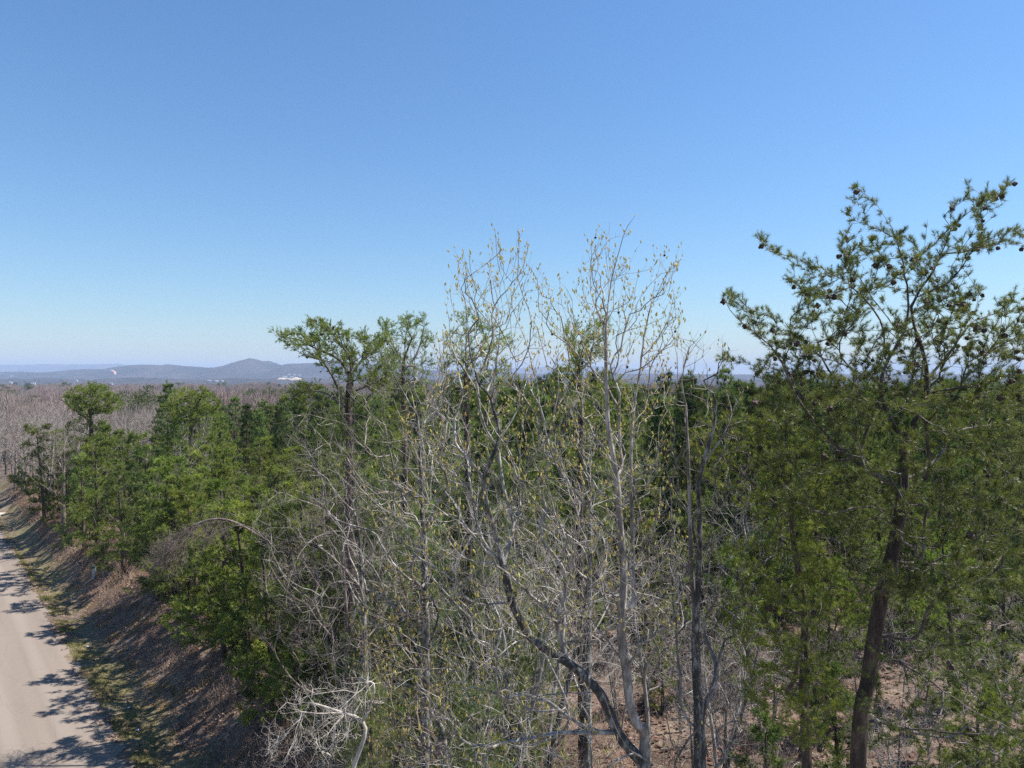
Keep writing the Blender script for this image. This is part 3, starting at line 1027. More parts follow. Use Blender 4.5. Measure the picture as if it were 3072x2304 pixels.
def gum(name, label, base_uv, D, stems, polys, n_att, seed, R0, budr=1.0, balls=0, nobj=300, bt=.15, mt=M_GRAY, mb=M_TWIG, spurs=1.5, rt=.0036, cat='bare tree', bf=.10, twl=(.06, .2), grav=1.0, thick=1.4, fine=0.0):
    rng = np.random.default_rng(seed)
    b = P(*base_uv, D); b[2] = float(H(b[0], b[1]))
    sk = []
    for i, (pts, dd) in enumerate(stems):
        pl = PL(pts, D, dd)
        if i == 0: pl = np.vstack([[b - [0, 0, .3]], pl])
        sk.append(pl)
    att = np.vstack([attract_poly(po, k, D + off, thick, rng) for (po, k, off) in polys])
    pos, par, dr = grow(sk, att, bf, bt, rng, 1.3, grav)
    t = thing(name, label, cat, tuple(b))
    rad, area, sub = build_wood(t, b, pos, par, R0, rt, mt, mb, part_min=14, maxparts=40)
    thin = np.nonzero((rad < rt * 3.4) & (np.arange(len(pos)) > 6))[0]
    kids = np.zeros(len(pos), int)
    np.add.at(kids, par[par >= 0], 1)
    tips = np.nonzero(kids == 0)[0]
    m = int(len(thin) * spurs)
    i = thin[rng.integers(0, len(thin), m)]
    sw = Soup()
    tip, td = wiggly(sw, pos[i], spur_dirs(dr[i], rng, .8, .35, .9), rng.uniform(twl[0], twl[1], m), rt * .55, rng, 4, .25, .28)
    if fine:
        m2 = int(m * fine)
        j = rng.integers(0, m, m2)
        tip2, td2 = wiggly(sw, tip[j] - td[j] * rng.random((m2, 1)) * twl[0], td[j] + rng.normal(size=(m2, 3)) * .7, rng.uniform(twl[0] * .6, twl[1] * .8, m2), rt * .42, rng, 3, .3, .05)
    link('spurs', sw.mesh('spurs', origin=b), t, mb, 'stuff')
    if budr > 0:
        p = np.vstack([tip[rng.random(m) < budr], pos[tips]])
        d = np.vstack([td[rng.random(m) < 2], dr[tips]])[:len(p)] if False else np.repeat([[0, 0, 1.]], len(p), 0)
        d = unit(d + rng.normal(size=(len(p), 3)) * .28)
        buds(t, b, p, d, rng, nobj)
    if balls:
        bm = ball_mesh(); bm.materials.append(M_BALL)
        for k in range(balls):
            i = thin[rng.integers(0, len(thin))]
            o = link('seed_ball', bm, t)
            o.location = Vector(pos[i] - b + np.array([0, 0, -.03]))
            s = rng.uniform(.9, 1.3)
            o.scale = (s, s, s)
    return t

def hero_sweetgum():
    c6 = lambda x, y: (1200 + x / 2.064, 600 + y / 2.064)
    c3 = lambda x, y: (1000 + x / 2.064, 1500 + y / 2.064)
    D = 9.6
    stems = [
        # main trunk up the right side
        ([(1938, 2304), (1925, 2210), (1890, 2120), (1884, 2050), (1882, 2010), (1862, 1900), (1868, 1800), (1872, 1694), (1862, 1600), (1857, 1524), c6(1330, 1640), c6(1285, 1400), c6(1280, 1200), c6(1275, 1000), c6(1275, 800), c6(1300, 560), c6(1320, 450), c6(1380, 230), c6(1410, 160), c6(1455, 100)], -.6),
        ([(1884, 2000), c3(1640, 800), c3(1560, 700), c3(1560, 640), c3(1575, 450), c3(1540, 290), c3(1400, 180), c3(1260, 20), (1555, 1440), c6(700, 1600), c6(560, 1380), c6(430, 1100), c6(330, 960), c6(240, 880)], -1.2),
        ([(1930, 2290), (1850, 2200), (1799, 2071), (1678, 1970), (1581, 1912), (1560, 1850), (1533, 1810), (1518, 1732), (1484, 1592), (1455, 1500), c6(480, 1660), c6(300, 1500), c6(120, 1420), c6(20, 1380)], -.8),
        ([c3(1450, 1010), c3(1350, 720), c3(1150, 520), c3(980, 370), c3(850, 200), c3(660, 60), c3(480, -60), (1130, 1430)], -1.6),
        ([c3(1350, 720), c3(1050, 430), c3(780, 350), c3(560, 220), c3(250, 10), (1050, 1420)], -1.8),
        ([c3(1870, 400), c3(1700, 200), c6(970, 1640), c6(880, 1330), c6(850, 1150), c6(770, 850), c6(690, 640), c6(700, 480), c6(735, 300), c6(735, 210)], .5),
        ([c6(970, 1640), c6(850, 1580), c6(820, 1450), c6(760, 1280), c6(720, 1060), c6(700, 900), c6(680, 700), c6(640, 500), c6(600, 340), c6(590, 190)], -.8),
        ([c6(720, 1000), c6(600, 760), c6(500, 580), c6(440, 480), c6(420, 430), c6(380, 370)], -.9),
        ([c6(760, 1280), c6(600, 1150), c6(470, 960), c6(400, 800), c6(340, 700), c6(310, 570)], -.7),
        ([c6(690, 600), c6(760, 480), c6(770, 380), c6(795, 290)], .2),
        ([c6(480, 580), c6(440, 450), c6(432, 320)], -.3),
        ([c3(1870, 700), c6(1430, 1640), c6(1440, 1400), c6(1480, 1100), c6(1510, 850), c6(1560, 640), c6(1650, 520), c6(1710, 430), c6(1750, 350)], .9),
        ([c6(1540, 700), c6(1570, 560), c6(1600, 440), c6(1637, 330)], .8),
        ([c6(1510, 940), c6(1600, 850), c6(1680, 680), c6(1720, 580)], .9),
        ([c6(1500, 960), c6(1590, 930), c6(1690, 900), c6(1750, 700)], .5),
        ([c6(1300, 800), c6(1200, 640), c6(1180, 500), c6(1185, 300), c6(1210, 220)], .3),
        ([c6(1290, 640), c6(1290, 450), c6(1275, 300), c6(1290, 215)], -.3),
        ([c6(1300, 560), c6(1380, 430), c6(1430, 380), c6(1455, 320)], .3),
        ([c6(1275, 900), c6(1400, 780), c6(1450, 600), c6(1480, 450)], -.5),
        ([c6(930, 1380), c6(1020, 1150), c6(900, 900), c6(880, 650), c6(890, 460)], .9),
        ([c6(1080, 1300), c6(1140, 1050), c6(1080, 850), c6(1000, 640), c6(990, 490)], 1.2),
        ([c6(1120, 1350), c6(1190, 950), c6(1190, 750), c6(1080, 580)], .9),
        ([c3(1800, 760), c3(1700, 560), c3(1530, 500), c3(1390, 430), c3(1280, 420), c3(1150, 480)], -1.6),
        ([c3(1810, 520), c3(1700, 440), c3(1660, 250), c3(1650, 180), c3(1500, 100), c3(1480, -20)], -1.0),
        ([c3(1900, 880), c3(1950, 720), c3(2000, 620), c3(2080, 530), c3(2110, 430)], -.5),
        ([c3(1500, 870), c3(1400, 750), c3(1250, 740), c3(1130, 850), c3(1000, 930), c3(930, 960)], -1.5),
        ([c3(1640, 1190), c3(1400, 1200), c3(1200, 1215), c3(1050, 1160), c3(920, 1090)], -.8),
        ([c3(1980, 1640), c3(1800, 1500), c3(1680, 1220), c3(1720, 1340), c3(1760, 1500), c3(1640, 1640)], -1.8),
        ([c3(930, 1380), c3(700, 1220), c3(520, 1060), c3(380, 960), c3(270, 900)], -1.0),
        ([c3(1010, 1640), c3(1000, 1520), c3(930, 1380), c3(1150, 1340)], -1.0),
    ]
    top = [c6(*q) for q in ((290, 560), (370, 350), (440, 310), (470, 400), (540, 330), (585, 180), (640, 230), (640, 420), (700, 300), (735, 200), (800, 290), (790, 420), (880, 520), (895, 450), (930, 560), (985, 480), (1020, 580), (1090, 560), (1130, 400), (1180, 260),
                            (1215, 215), (1290, 200), (1330, 400), (1400, 170), (1455, 95), (1440, 200), (1380, 360), (1460, 310), (1400, 480), (1480, 440), (1480, 560), (1540, 500), (1570, 350), (1640, 320), (1640, 420), (1755, 330), (1700, 500), (1725, 570), (1690, 700), (1750, 700), (1720, 900), (1680, 1200), (1640, 1700), (60, 1700), (0, 1350), (200, 1000), (280, 760))]
    low = [(1130, 1420), (1900, 1400), (2040, 1500), (2060, 1800), (1980, 2000), (1880, 1900), (1700, 1950), (1500, 2010), (1380, 1900), (1220, 1700), (1100, 1550)]
    low2 = [(1180, 1850), (1400, 1950), (1560, 2050), (1800, 2150), (1860, 2330), (1180, 2330), (1120, 2000)]
    polys = [(top, 1400, -.1), (low, 700, -.7), (low2, 340, -.9)]
    gum('sweetgum_tree', 'tallest pale budding tree with yellow-green buds, standing in the centre of the view', (1960, 3640), D, stems, polys, 0, 21, .10, budr=.6, balls=34, nobj=300, spurs=.9, rt=.0031, mb=M_GUM, grav=1.4, thick=1.2, bf=.24)
    # its lower left neighbour
    st = [([c3(700, 1560), c3(640, 1420), c3(560, 1180), c3(500, 1040), c3(470, 850), c3(450, 650), c3(430, 450), c3(440, 380)], 0),
          ([c3(500, 1040), c3(560, 980), c3(620, 820), c3(650, 700)], -.6), ([c3(490, 1080), c3(380, 1010), c3(240, 890), c3(100, 850)], -.6),
          ([c3(560, 1200), c3(430, 1340), c3(330, 1480), c3(300, 1600)], -.7)]
    gum('budding_sapling', 'slim budding sapling with orange shoots at the bottom, left of the pale budding tree', (1345, 3560), 10.0, st,
        [([c3(*q) for q in ((60, 820), (440, 340), (700, 620), (760, 900), (760, 1640), (250, 1640), (200, 1200))], 260, -.3)], 0, 22, .04, budr=.8, balls=3, nobj=60, mb=M_BROWN, cat='sapling')

def hero_right_gray():
    c = lambda x, y: (1900 + x / 3.318, 1000 + y / 3.318)
    st = [([(2099, 2288), (2093, 2096), (2088, 1987), (2085, 1850), (2075, 1700), c(560, 1650), c(545, 1350), c(550, 1100), c(530, 850), c(520, 700), c(490, 550), c(440, 450), c(440, 250), c(405, 60)], .3),
          ([c(520, 720), c(480, 480), c(500, 330), c(560, 200), c(640, 90), c(710, 0)], .3),
          ([(2088, 1900), (2100, 1600), c(640, 1560), c(700, 1300), c(720, 1150), c(830, 930), c(810, 780), c(800, 600), c(740, 560), c(820, 420), c(900, 260), c(955, 170)], -.4),
          ([c(750, 560), c(700, 470), c(690, 400)], .2), ([c(840, 400), c(850, 300), c(890, 230)], -.2), ([c(700, 660), c(600, 520), c(590, 400), c(635, 210)], .2),
          ([(2097, 2200), (2040, 2130), (2041, 2050), (2033, 1960), (2020, 1800), (2010, 1650), c(380, 1700), c(340, 1300), c(420, 1000), c(330, 700)], .6),
          ([(2088, 1960), (2115, 1918), (2160, 1850), (2200, 1750), (2230, 1650)], .8),
          ([c(700, 1300), c(900, 1000), c(980, 800), c(950, 650), c(930, 590)], .4), ([c(980, 780), c(1060, 650), c(1100, 560)], .5)]
    poly = [c(390, 40), c(720, 0), c(960, 160), c(1120, 560), c(1150, 1000), (2270, 1600), (2260, 2000), (2230, 2330), (1990, 2330), (1960, 1800), c(250, 1400), c(330, 600)]
    gum('bare_tree', 'grey many-stemmed bare tree between the budding tree and the tall crooked pine', (2104, 3600), 9.9, st, [(poly, 480, 0)], 0, 31, .10, budr=.12, balls=0, nobj=60, spurs=1.2, twl=(.08, .26), thick=1.3)

def hero_left_grays():
    c7 = lambda x, y: (700 + x / 2.765, 900 + y / 2.765)
    st = [([(1274, 1780), (1270, 1600), c7(1560, 1650), c7(1550, 1400), c7(1540, 1150), c7(1530, 950), c7(1480, 780), c7(1440, 680), c7(1385, 560), c7(1375, 420)], 0),
          ([c7(1480, 900), c7(1430, 800), c7(1320, 600), c7(1250, 420)], .5), ([c7(1440, 700), c7(1500, 560), c7(1500, 420), c7(1490, 300)], -.4),
          ([c7(1390, 1640), c7(1320, 1350), c7(1270, 1130), c7(1240, 960), c7(1230, 830), c7(1150, 700)], -.6),
          ([c7(1400, 1640), c7(1180, 1300), c7(1060, 1180), c7(940, 1040), c7(780, 990), c7(640, 950), c7(480, 950)], -1.0),
          ([c7(1270, 1130), c7(1100, 900), c7(1000, 820), c7(900, 700)], .6),
          ([c7(1230, 1700), c7(1150, 1650), c7(980, 1400), c7(900, 1270), c7(830, 1100)], -1.2),
          ([c7(1540, 1100), c7(1700, 900), c7(1760, 700), c7(1720, 500), c7(1700, 330)], .5)]
    poly = [c7(420, 960), c7(620, 900), c7(900, 660), c7(1180, 480), c7(1230, 380), c7(1330, 300), c7(1480, 220), c7(1700, 230), c7(1800, 420), c7(1900, 800), c7(1950, 1500), (1420, 1700), (1330, 1900), (1150, 1850), (1020, 1700), (930, 1500), (860, 1330)]
    gum('bare_tree', 'wide grey bare tree with dense fine twigs left of the pale budding tree', (1278, 3000), 13.0, st, [(poly, 700, 0)], 0, 41, .085, budr=0, spurs=1.1, rt=.0034, bt=.2, twl=(.12, .4), thick=2.2, fine=.3, grav=.6)
    st = [([(1092, 1930), (1085, 1750), (1075, 1560), (1060, 1400), (1040, 1300)], 0), ([(1088, 1700), (1000, 1560), (900, 1500), (780, 1530)], -1.0), ([(1085, 1740), (1150, 1600), (1210, 1560)], .8),
          ([(1090, 1800), (1070, 1752), (1010, 1850), (945, 1965)], -1.2), ([(1080, 1640), (980, 1600), (900, 1660), (860, 1780)], -1.2), ([(1092, 1880), (1180, 1800), (1230, 1850)], -.6),
          ([(1075, 1560), (960, 1420), (880, 1380), (840, 1400)], .5)]
    poly = [(740, 1520), (860, 1380), (1000, 1300), (1100, 1330), (1230, 1500), (1260, 1800), (1180, 2000), (1000, 2050), (860, 2000), (800, 1800), (760, 1680)]
    gum('bare_tree', 'drooping grey bare tree with tangled twigs leaning over the brown roadside bank', (1096, 2800), 15.5, st, [(poly, 560, 0)], 0, 42, .08, budr=0, spurs=1.1, rt=.0036, bt=.22, twl=(.15, .45), thick=2.4, fine=.3, grav=-.2, mb=M_TWIG)
    cb = lambda x, y: (850 + x / 4.106, 1900 + y / 4.106)
    st = [([cb(860, 1620), cb(930, 1480), cb(1000, 1280), cb(1050, 1060), cb(1090, 820), cb(1160, 560)], 0),
          ([cb(1150, 560), cb(1040, 600), cb(960, 700), cb(880, 760), cb(700, 940), cb(620, 1000), cb(400, 1190)], -1.0),
          ([cb(1150, 570), cb(1060, 670), cb(950, 860), cb(870, 1000), cb(820, 1080), cb(800, 1220), cb(680, 1380)], -1.3),
          ([cb(870, 1000), cb(720, 1000), cb(560, 1100), cb(400, 1230), cb(260, 1420), cb(0, 1470)], -.6),
          ([cb(1040, 600), cb(960, 540), cb(900, 545)], .3), ([cb(900, 740), cb(760, 700), cb(600, 720), cb(300, 770)], -.2),
          ([cb(700, 960), cb(480, 900), cb(250, 850)], .2), ([cb(960, 850), cb(1120, 830), cb(1250, 860)], -.4), ([cb(1160, 560), cb(1270, 600)], .2)]
    poly = [cb(0, 800), cb(500, 600), cb(1000, 480), cb(1280, 560), cb(1250, 880), cb(1000, 1000), cb(900, 1400), cb(500, 1640), cb(-300, 1680), cb(-200, 1100)]
    gum('dead_tree', 'broken white dead tree with snapped branches hanging down at the bottom edge', (1050, 2700), 14.0, st, [(poly, 170, -.2)], 0, 43, .042, budr=0, spurs=1.8, rt=.005, bt=.2, twl=(.12, .4), thick=1.0, mt=M_DEAD, mb=M_DEAD, cat='dead tree', grav=-.6, fine=.8)
    # arching bare limb tree over the bank pines
    c1 = lambda x, y: (x / 2.212, 1000 + y / 2.212)
    st = [([c1(1900, 1500), c1(1800, 1400), c1(1650, 1300), c1(1520, 1230), c1(1450, 1222), c1(1330, 1250), c1(1220, 1310), c1(1130, 1400), c1(1060, 1520)], 0),
          ([c1(1760, 1370), c1(1680, 1280), c1(1560, 1270), c1(1440, 1320), c1(1360, 1430), c1(1290, 1560)], -1.0)]
    poly = [c1(1500, 1200), c1(1250, 1290), c1(1000, 1420), c1(920, 1640), c1(1150, 1640), c1(1300, 1500), c1(1600, 1300)]
    gum('dead_tree', 'arching dead trunk with dark hanging twigs bent over the green roadside pines', (880, 1980), 26.5, st, [(poly, 150, 0)], 0, 44, .05, budr=0, spurs=2.2, rt=.007, bt=.35, twl=(.2, .6), thick=1.2, mt=M_BROWN, mb=M_BROWN, cat='dead tree', grav=-1.5, fine=1)

def mid_pine(label, base_uv, D, trunk, limbs, polys, seed, R0, rt=.007, thr=.022, K=22, nl=.085, nw=.013, sl=(.12, .28), shoots=4.2, mn=M_NV, seg=.3, cones=0, th=2.0, dead=.06):
    rng = np.random.default_rng(seed)
    b = P(*base_uv, D); b[2] = float(H(b[0], b[1]))
    sk = [np.vstack([[b - [0, 0, .3]], PL(trunk, D)])] + [PL(l, D, dd) for l, dd in limbs]
    att = np.vstack([attract_poly(po, k, D, th, rng) for po, k in polys])
    pos, par, dr = grow(sk, att, .15, seg, rng, .8)
    t = thing('virginia_pine', label, 'pine tree', tuple(b))
    virginia(t, b, pos, par, dr, rng, R0=R0, rt=rt, thr=thr, shoots=shoots, K=K, nl=nl, nw=nw, sl=sl, mn=mn, cones=cones, part_min=24, maxparts=14, dead=dead)

def hero_mid_pines():
    mid_pine('flat-topped leaning pine standing out against the sky right of the hill peak', (1050, 2000), 22,
             [(1047, 1600), (1047, 1442), (1050, 1300), (1043, 1207), (1050, 1120), (1062, 1055), (1040, 1030)],
             [([(1043, 1207), (1015, 1170), (986, 1102), (930, 1060), (880, 1025), (819, 999)], -1.0), ([(1055, 1090), (1015, 1019), (970, 985), (935, 961)], -.6), ([(1050, 1130), (1020, 1075), (982, 1059), (900, 1045)], .8),
              ([(1050, 1230), (960, 1170), (880, 1175), (834, 1175)], -.6), ([(1050, 1120), (1110, 1060), (1160, 1030)], .6), ([(1048, 1180), (1120, 1150), (1180, 1120)], -.5)],
             [([(819, 995), (880, 990), (930, 1000), (925, 955), (960, 962), (1000, 975), (1070, 990), (1150, 1010), (1190, 1080), (1180, 1190), (1080, 1170), (990, 1120), (915, 1070), (870, 1040)], 330),
              ([(834, 1165), (960, 1145), (980, 1185), (870, 1235)], 34), ([(940, 1190), (1180, 1150), (1210, 1400), (930, 1400)], 130)], 51, .14, mn=M_NV2, cones=120, dead=.0)
    mid_pine('grey-green pine crown poking above the horizon behind fine bare twigs', (1215, 1900), 26, [(1213, 1600), (1213, 1300), (1208, 1160), (1212, 1040), (1225, 970)],
             [([(1212, 1100), (1160, 1020), (1140, 965)], -.8), ([(1212, 1120), (1260, 1040), (1275, 960)], .8)],
             [([(1130, 965), (1180, 955), (1230, 940), (1275, 945), (1300, 1010), (1305, 1120), (1240, 1180), (1150, 1150), (1130, 1040)], 170), ([(1120, 1130), (1310, 1110), (1330, 1430), (1110, 1430)], 130)], 52, .13, mn=M_NV)
    mid_pine('dark pine crown just left of the top of the pale budding tree', (1410, 1900), 24, [(1405, 1600), (1400, 1250), (1395, 1100), (1400, 990), (1402, 940)],
             [([(1400, 1120), (1350, 1050), (1335, 1000)], -.5), ([(1400, 1100), (1470, 1040), (1520, 1010)], .8)],
             [([(1340, 1000), (1395, 925), (1440, 950), (1530, 1015), (1530, 1120), (1410, 1180), (1320, 1120)], 150), ([(1310, 1130), (1540, 1090), (1560, 1450), (1300, 1450)], 130)], 53, .12, mn=M_NV)
    mid_pine('olive pine crown seen through the bare stems of the pale budding tree', (1745, 1900), 22, [(1740, 1600), (1745, 1250), (1735, 1120), (1750, 1020), (1780, 960)],
             [([(1740, 1100), (1700, 1030), (1700, 985)], -.5)],
             [([(1690, 985), (1760, 955), (1830, 940), (1840, 1010), (1800, 1080), (1700, 1110)], 100), ([(1660, 1090), (1840, 1070), (1860, 1400), (1640, 1400)], 120)], 54, .10, mn=M_NV2)
    c8 = lambda x, y: (x / 4.424, 1040 + y / 4.424)
    mid_pine('lone round-topped pine rising above the pinkish bare woods on the left', (276, 1460), 60, [(274, 1400), (274, 1290), c8(1210, 850), c8(1205, 760), c8(1210, 650), c8(1200, 520)],
             [([c8(1210, 850), c8(1120, 740), c8(1000, 680), c8(850, 670)], -1.2), ([c8(1210, 840), c8(1300, 740), c8(1400, 660), c8(1500, 620)], 1.2), ([c8(1210, 900), c8(1350, 780), c8(1500, 710), c8(1600, 760)], -1),
              ([c8(1205, 700), c8(1100, 600), c8(1050, 540)], .8), ([c8(1210, 980), c8(1050, 880), c8(900, 780)], 1), ([(274, 1310), (230, 1290), (200, 1290)], -1)],
             [([c8(1110, 480), c8(1300, 480), c8(1480, 590), c8(1570, 680), c8(1640, 760), c8(1560, 860), c8(1350, 900), c8(1200, 880), c8(1050, 900), c8(850, 760), c8(810, 660), c8(960, 560)], 330),
              ([(200, 1265), (240, 1240), (310, 1245), (340, 1290), (310, 1330), (240, 1335), (190, 1300)], 90), ([(190, 1310), (360, 1300), (380, 1420), (180, 1420)], 90)], 55, .2, rt=.012, thr=.04, K=22, nl=.14, nw=.028, sl=(.2, .42), mn=M_NV2, seg=.5, th=2.6, dead=.05)
    mid_pine('olive rounded pine crown left of the dense plantation, in front of the bare woods', (575, 1500), 62, [(575, 1380), (573, 1290), (570, 1180)], [([(573, 1290), (520, 1230), (495, 1215)], -1), ([(573, 1270), (620, 1210), (645, 1200)], 1)],
             [([(480, 1215), (520, 1180), (575, 1160), (630, 1170), (665, 1205), (640, 1250), (560, 1275), (500, 1255)], 220), ([(470, 1250), (690, 1240), (690, 1390), (460, 1390)], 120)], 56, .22, rt=.015, thr=.05, K=22, nl=.17, nw=.036, sl=(.25, .5), mn=M_NV2, seg=.6, th=3, dead=.0)

# ------------------------------------------------------------------ build the near and middle trees
hero_right_pine()
hero_front_pine()
hero_sweetgum()
hero_right_gray()
hero_left_grays()
hero_mid_pines()

LAND = [(60, 'above the far bend of the road'), (110, 'around the lone round-topped pine'), (165, 'just right of the lone round-topped pine'), (215, 'below the left shoulder of the hill peak'), (262, 'straight below the hill peak'),
        (305, 'under the left tip of the flat-topped pine'), (352, 'under the middle of the flat-topped pine'), (400, 'right of the flat-topped pine trunk'), (450, 'left of the first budding stems'), (500, 'behind the leftmost tall budding stem'),
        (550, 'between the left and middle budding stems'), (600, 'behind the middle budding stem'), (650, 'behind the right-hand tall budding stem'), (700, 'behind the many-stemmed grey tree'), (750, 'right of the many-stemmed grey tree'),
        (800, 'behind the bright green leaning pine'), (850, 'just left of the tall crooked trunk'), (900, 'behind the tall crooked trunk'), (950, 'just right of the tall crooked trunk'), (1000, 'near the right edge of the view'), (1200, 'at the very right edge of the view')]
def place_words(x, y):
    u = x / y * 710 + 512
    for lim, w in LAND:
        if u < lim: return w
    return LAND[-1][1]
def rows(y):
    return 'front-row' if y < 40 else 'second-row' if y < 52 else 'third-row' if y < 66 else 'rear' if y < 85 else 'farthest'
def size_word(s): return 'tall' if s > 1.04 else 'short' if s < .8 else 'middling'

used = []
def free(x, y, r):
    for (a, b, q) in used:
        if (a - x) ** 2 + (b - y) ** 2 < (r + q) ** 2 * .25: return False
    used.append((x, y, r))
    return True

def ux(x, y): return (x / y * 710 + 512)       # picture column of a place on the ground (1024 px)

# roadside scrub pines
vp = [vpine_proto(101 + i, h, s, n=n, mn=m) for i, (h, s, n, m) in enumerate([(8.0, 2.7, 400, M_NV2), (7.2, 2.5, 360, M_NV), (8.6, 2.8, 420, M_NV2), (6.2, 2.4, 340, M_NV), (7.6, 2.6, 380, M_NV2)])]
bank_pines = [  # photograph column, depth, scale, label
    (560, 27, .95, 'bushy scrub pine on the bank top beside the bottom of the road, nearest the verge'),
    (700, 26, 1.0, 'dark-skirted scrub pine behind the dry brush, left of the drooping grey tree'),
    (640, 31, .95, 'scrub pine under the arching dead trunk'),
    (480, 35, 1.0, 'spreading scrub pine above the shaded middle of the bank'),
    (780, 30, 1.0, 'scrub pine right of the arching dead trunk'),
    (400, 38, .9, 'olive scrub pine behind the small grey marker post'),
    (330, 44, 1.0, 'layered scrub pine left of the marker post on the bank'),
    (250, 48, .95, 'low yellow-green pine with flat sprays over the bank'),
    (560, 40, 1.05, 'scrub pine between the roadside and the dense plantation'),
    (690, 38, 1.0, 'scrub pine at the near edge of the plantation'),
    (840, 35, 1.0, 'scrub pine at the plantation edge left of the wide grey tree'),
    (430, 50, 1.05, 'tall scrub pine below the lone round-topped pine'),
    (300, 56, 1.0, 'scrub pine at the foot of the lone round-topped pine'),
    (200, 62, .9, 'small scrub pine among the bare roadside trees'),
    (360, 60, 1.0, 'scrub pine right of the lone round-topped pine trunk'),
    (880, 26, .85, 'scrub pine behind the drooping grey tree'),
    (960, 23, .8, 'low scrub pine under the drooping grey tree'),
    (760, 24, .95, 'broad scrub pine in front of the arching dead trunk'),
    (860, 22, .8, 'drooping scrub pine left of the broken white dead tree'),
    (420, 32, .95, 'broad scrub pine overhanging the middle of the bank'),
    (300, 38, 1.0, 'scrub pine on the bank edge below the lone round-topped pine'),
    (180, 50, 1.0, 'scrub pine on the bank edge near the far bend'),
    (120, 60, 1.0, 'farthest scrub pine on the bank edge, in front of the bare grove'),
]
for i, (u, D, s, lab) in enumerate(bank_pines):
    x = (u / 3 - 512) / 710 * D
    sv = float(road_se(x, D))
    if sv < 4.6:                                   # keep them off the bank
        k = (4.6 - sv) / (1 + sstep(38, 68, D))
        x += k * EN[0]; D += k * EN[1]
    used.append((x, D, 2.6))
    place(vp[i % 5], x, D, i * 1.7, s, lab, zs=1.0, tilt=.05)

# undergrowth scrub pines with shared look
k = 0
for _ in range(2400):
    if k >= 90: break
    D = RNG.uniform(24, 78); u = RNG.uniform(10, 360)
    x = (u - 512) / 710 * D
    sv = road_s(x, D)
    if road_se(x, D) < 5.2 or sv > 18 or (u < 70 and RNG.random() < .7) or not free(x, D, 1.7): continue
    place(vp[k % 5], x, D, RNG.uniform(0, 6), RNG.uniform(.45, .98), f'{rows(D)} bushy scrub pine of the roadside thicket, ' + place_words(x, D), 'scrub pines along the roadside bank', tilt=.06)
    k += 1

# plantation
lp = [lpine_proto(201 + i, h) for i, h in enumerate([10.0, 9.4, 10.6, 10.2, 9.8, 10.4])]
def clearing(x, y):
    return (x > 1.0 and y < 37 - .2 * max(0, x - 1) and y > 5) or (x > -1 and y < 20)
k = 0
cand = []
for gx in np.arange(-42, 78, 3.5):
    for gy in np.arange(24, 122, 3.4):
        x, y = gx + RNG.normal() * .7, gy + RNG.normal() * .7
        u = ux(x, y)
        if u < 120 or u > 1060: continue
        if road_s(x, y) < 15 and y > 30: continue
        if road_s(x, y) < 8: continue
        if clearing(x, y): continue
        if y < 46 and x < -2 - .1 * (y - 24): continue
        if u < 165 and y < 75: continue
        if not free(x, y, 2.0): continue
        cand.append((y, x))
cand.sort()
print('plantation pines', len(cand))
for k, (y, x) in enumerate(cand[:298]):
    hgt = .92 + .20 * float(sstep(-30, 8, x)) + RNG.normal() * .07
    if y < 30: hgt *= .78
    elif y > 85: hgt *= .97
    gr = 'plantation pines on the left' if x < -9 else 'plantation pines behind the bare trees' if x < 10 else 'plantation pines on the right'
    lab = f'{size_word(hgt)} {rows(y)} plantation pine ' + place_words(x, y)
    place(lp[k % 6], x, y, RNG.uniform(0, 6), max(.6, hgt), lab, gr, zs=RNG.uniform(.95, 1.06), tilt=.02)

# nearer long-needled pines seen between the grey stems
nlp = [lpine_proto(231 + i, h, n=190, K=50, nl=.19, nw=.009, spread=1.6, low=.08) for i, h in enumerate([7.5, 6.0, 8.5])]
near_l = [(1190, 16.5, .85, 'long-needled young pine behind the slim budding sapling at the bottom'), (1330, 17.5, .95, 'starry-needled young pine left of the big grey trunk'), (1260, 21, 1.0, 'young long-needled pine beneath the wide grey bare tree'),
          (1460, 20, 1.0, 'long-needled pine straight behind the forked pale tree'), (1550, 24, 1.0, 'long-needled pine at the near edge of the clearing'), (1100, 20, .8, 'low long-needled pine behind the broken white dead tree'),
          (1640, 29, 1.0, 'long-needled pine behind the upper fork of the pale budding tree'), (1390, 26, 1.1, 'tall long-needled pine behind the wide grey tree'), (1160, 27, 1.0, 'long-needled pine right of the drooping grey tree'),
          (1800, 34, 1.1, 'long-needled pine left of the many-stemmed grey tree'), (1010, 29, .95, 'long-needled pine left of the drooping grey tree'), (1500, 33, 1.15, 'tall long-needled pine in the middle of the thicket'),
          (1720, 40, 1.2, 'tall long-needled pine at the back edge of the clearing'),
          (1240, 13.5, .82, 'low starry-needled pine at the bottom edge behind the slim sapling'), (1130, 15.5, .88, 'dark starry-needled pine right of the broken white dead tree'), (1420, 14.5, .95, 'bushy starry-needled pine low in the fork of the pale tree'),
          (1530, 17.5, .95, 'starry-needled pine left of the leaning grey limb'), (1290, 19, 1.12, 'full long-needled pine below the wide grey tree'), (1390, 22, 1.2, 'tall bright long-needled pine in the middle of the thicket'),
          (1600, 21, .95, 'long-needled pine behind the leaning grey limb'), (1060, 24, 1.0, 'dark long-needled pine under the drooping grey tree'), (1200, 30, 1.15, 'tall long-needled pine behind the drooping grey tree')]
for i, (u, D, s, lab) in enumerate(near_l):
    x = (u / 3 - 512) / 710 * D
    used.append((x, D, 2))
    place(nlp[i % 3], x, D, i * 2.1, s, lab, zs=1.0, tilt=.02)

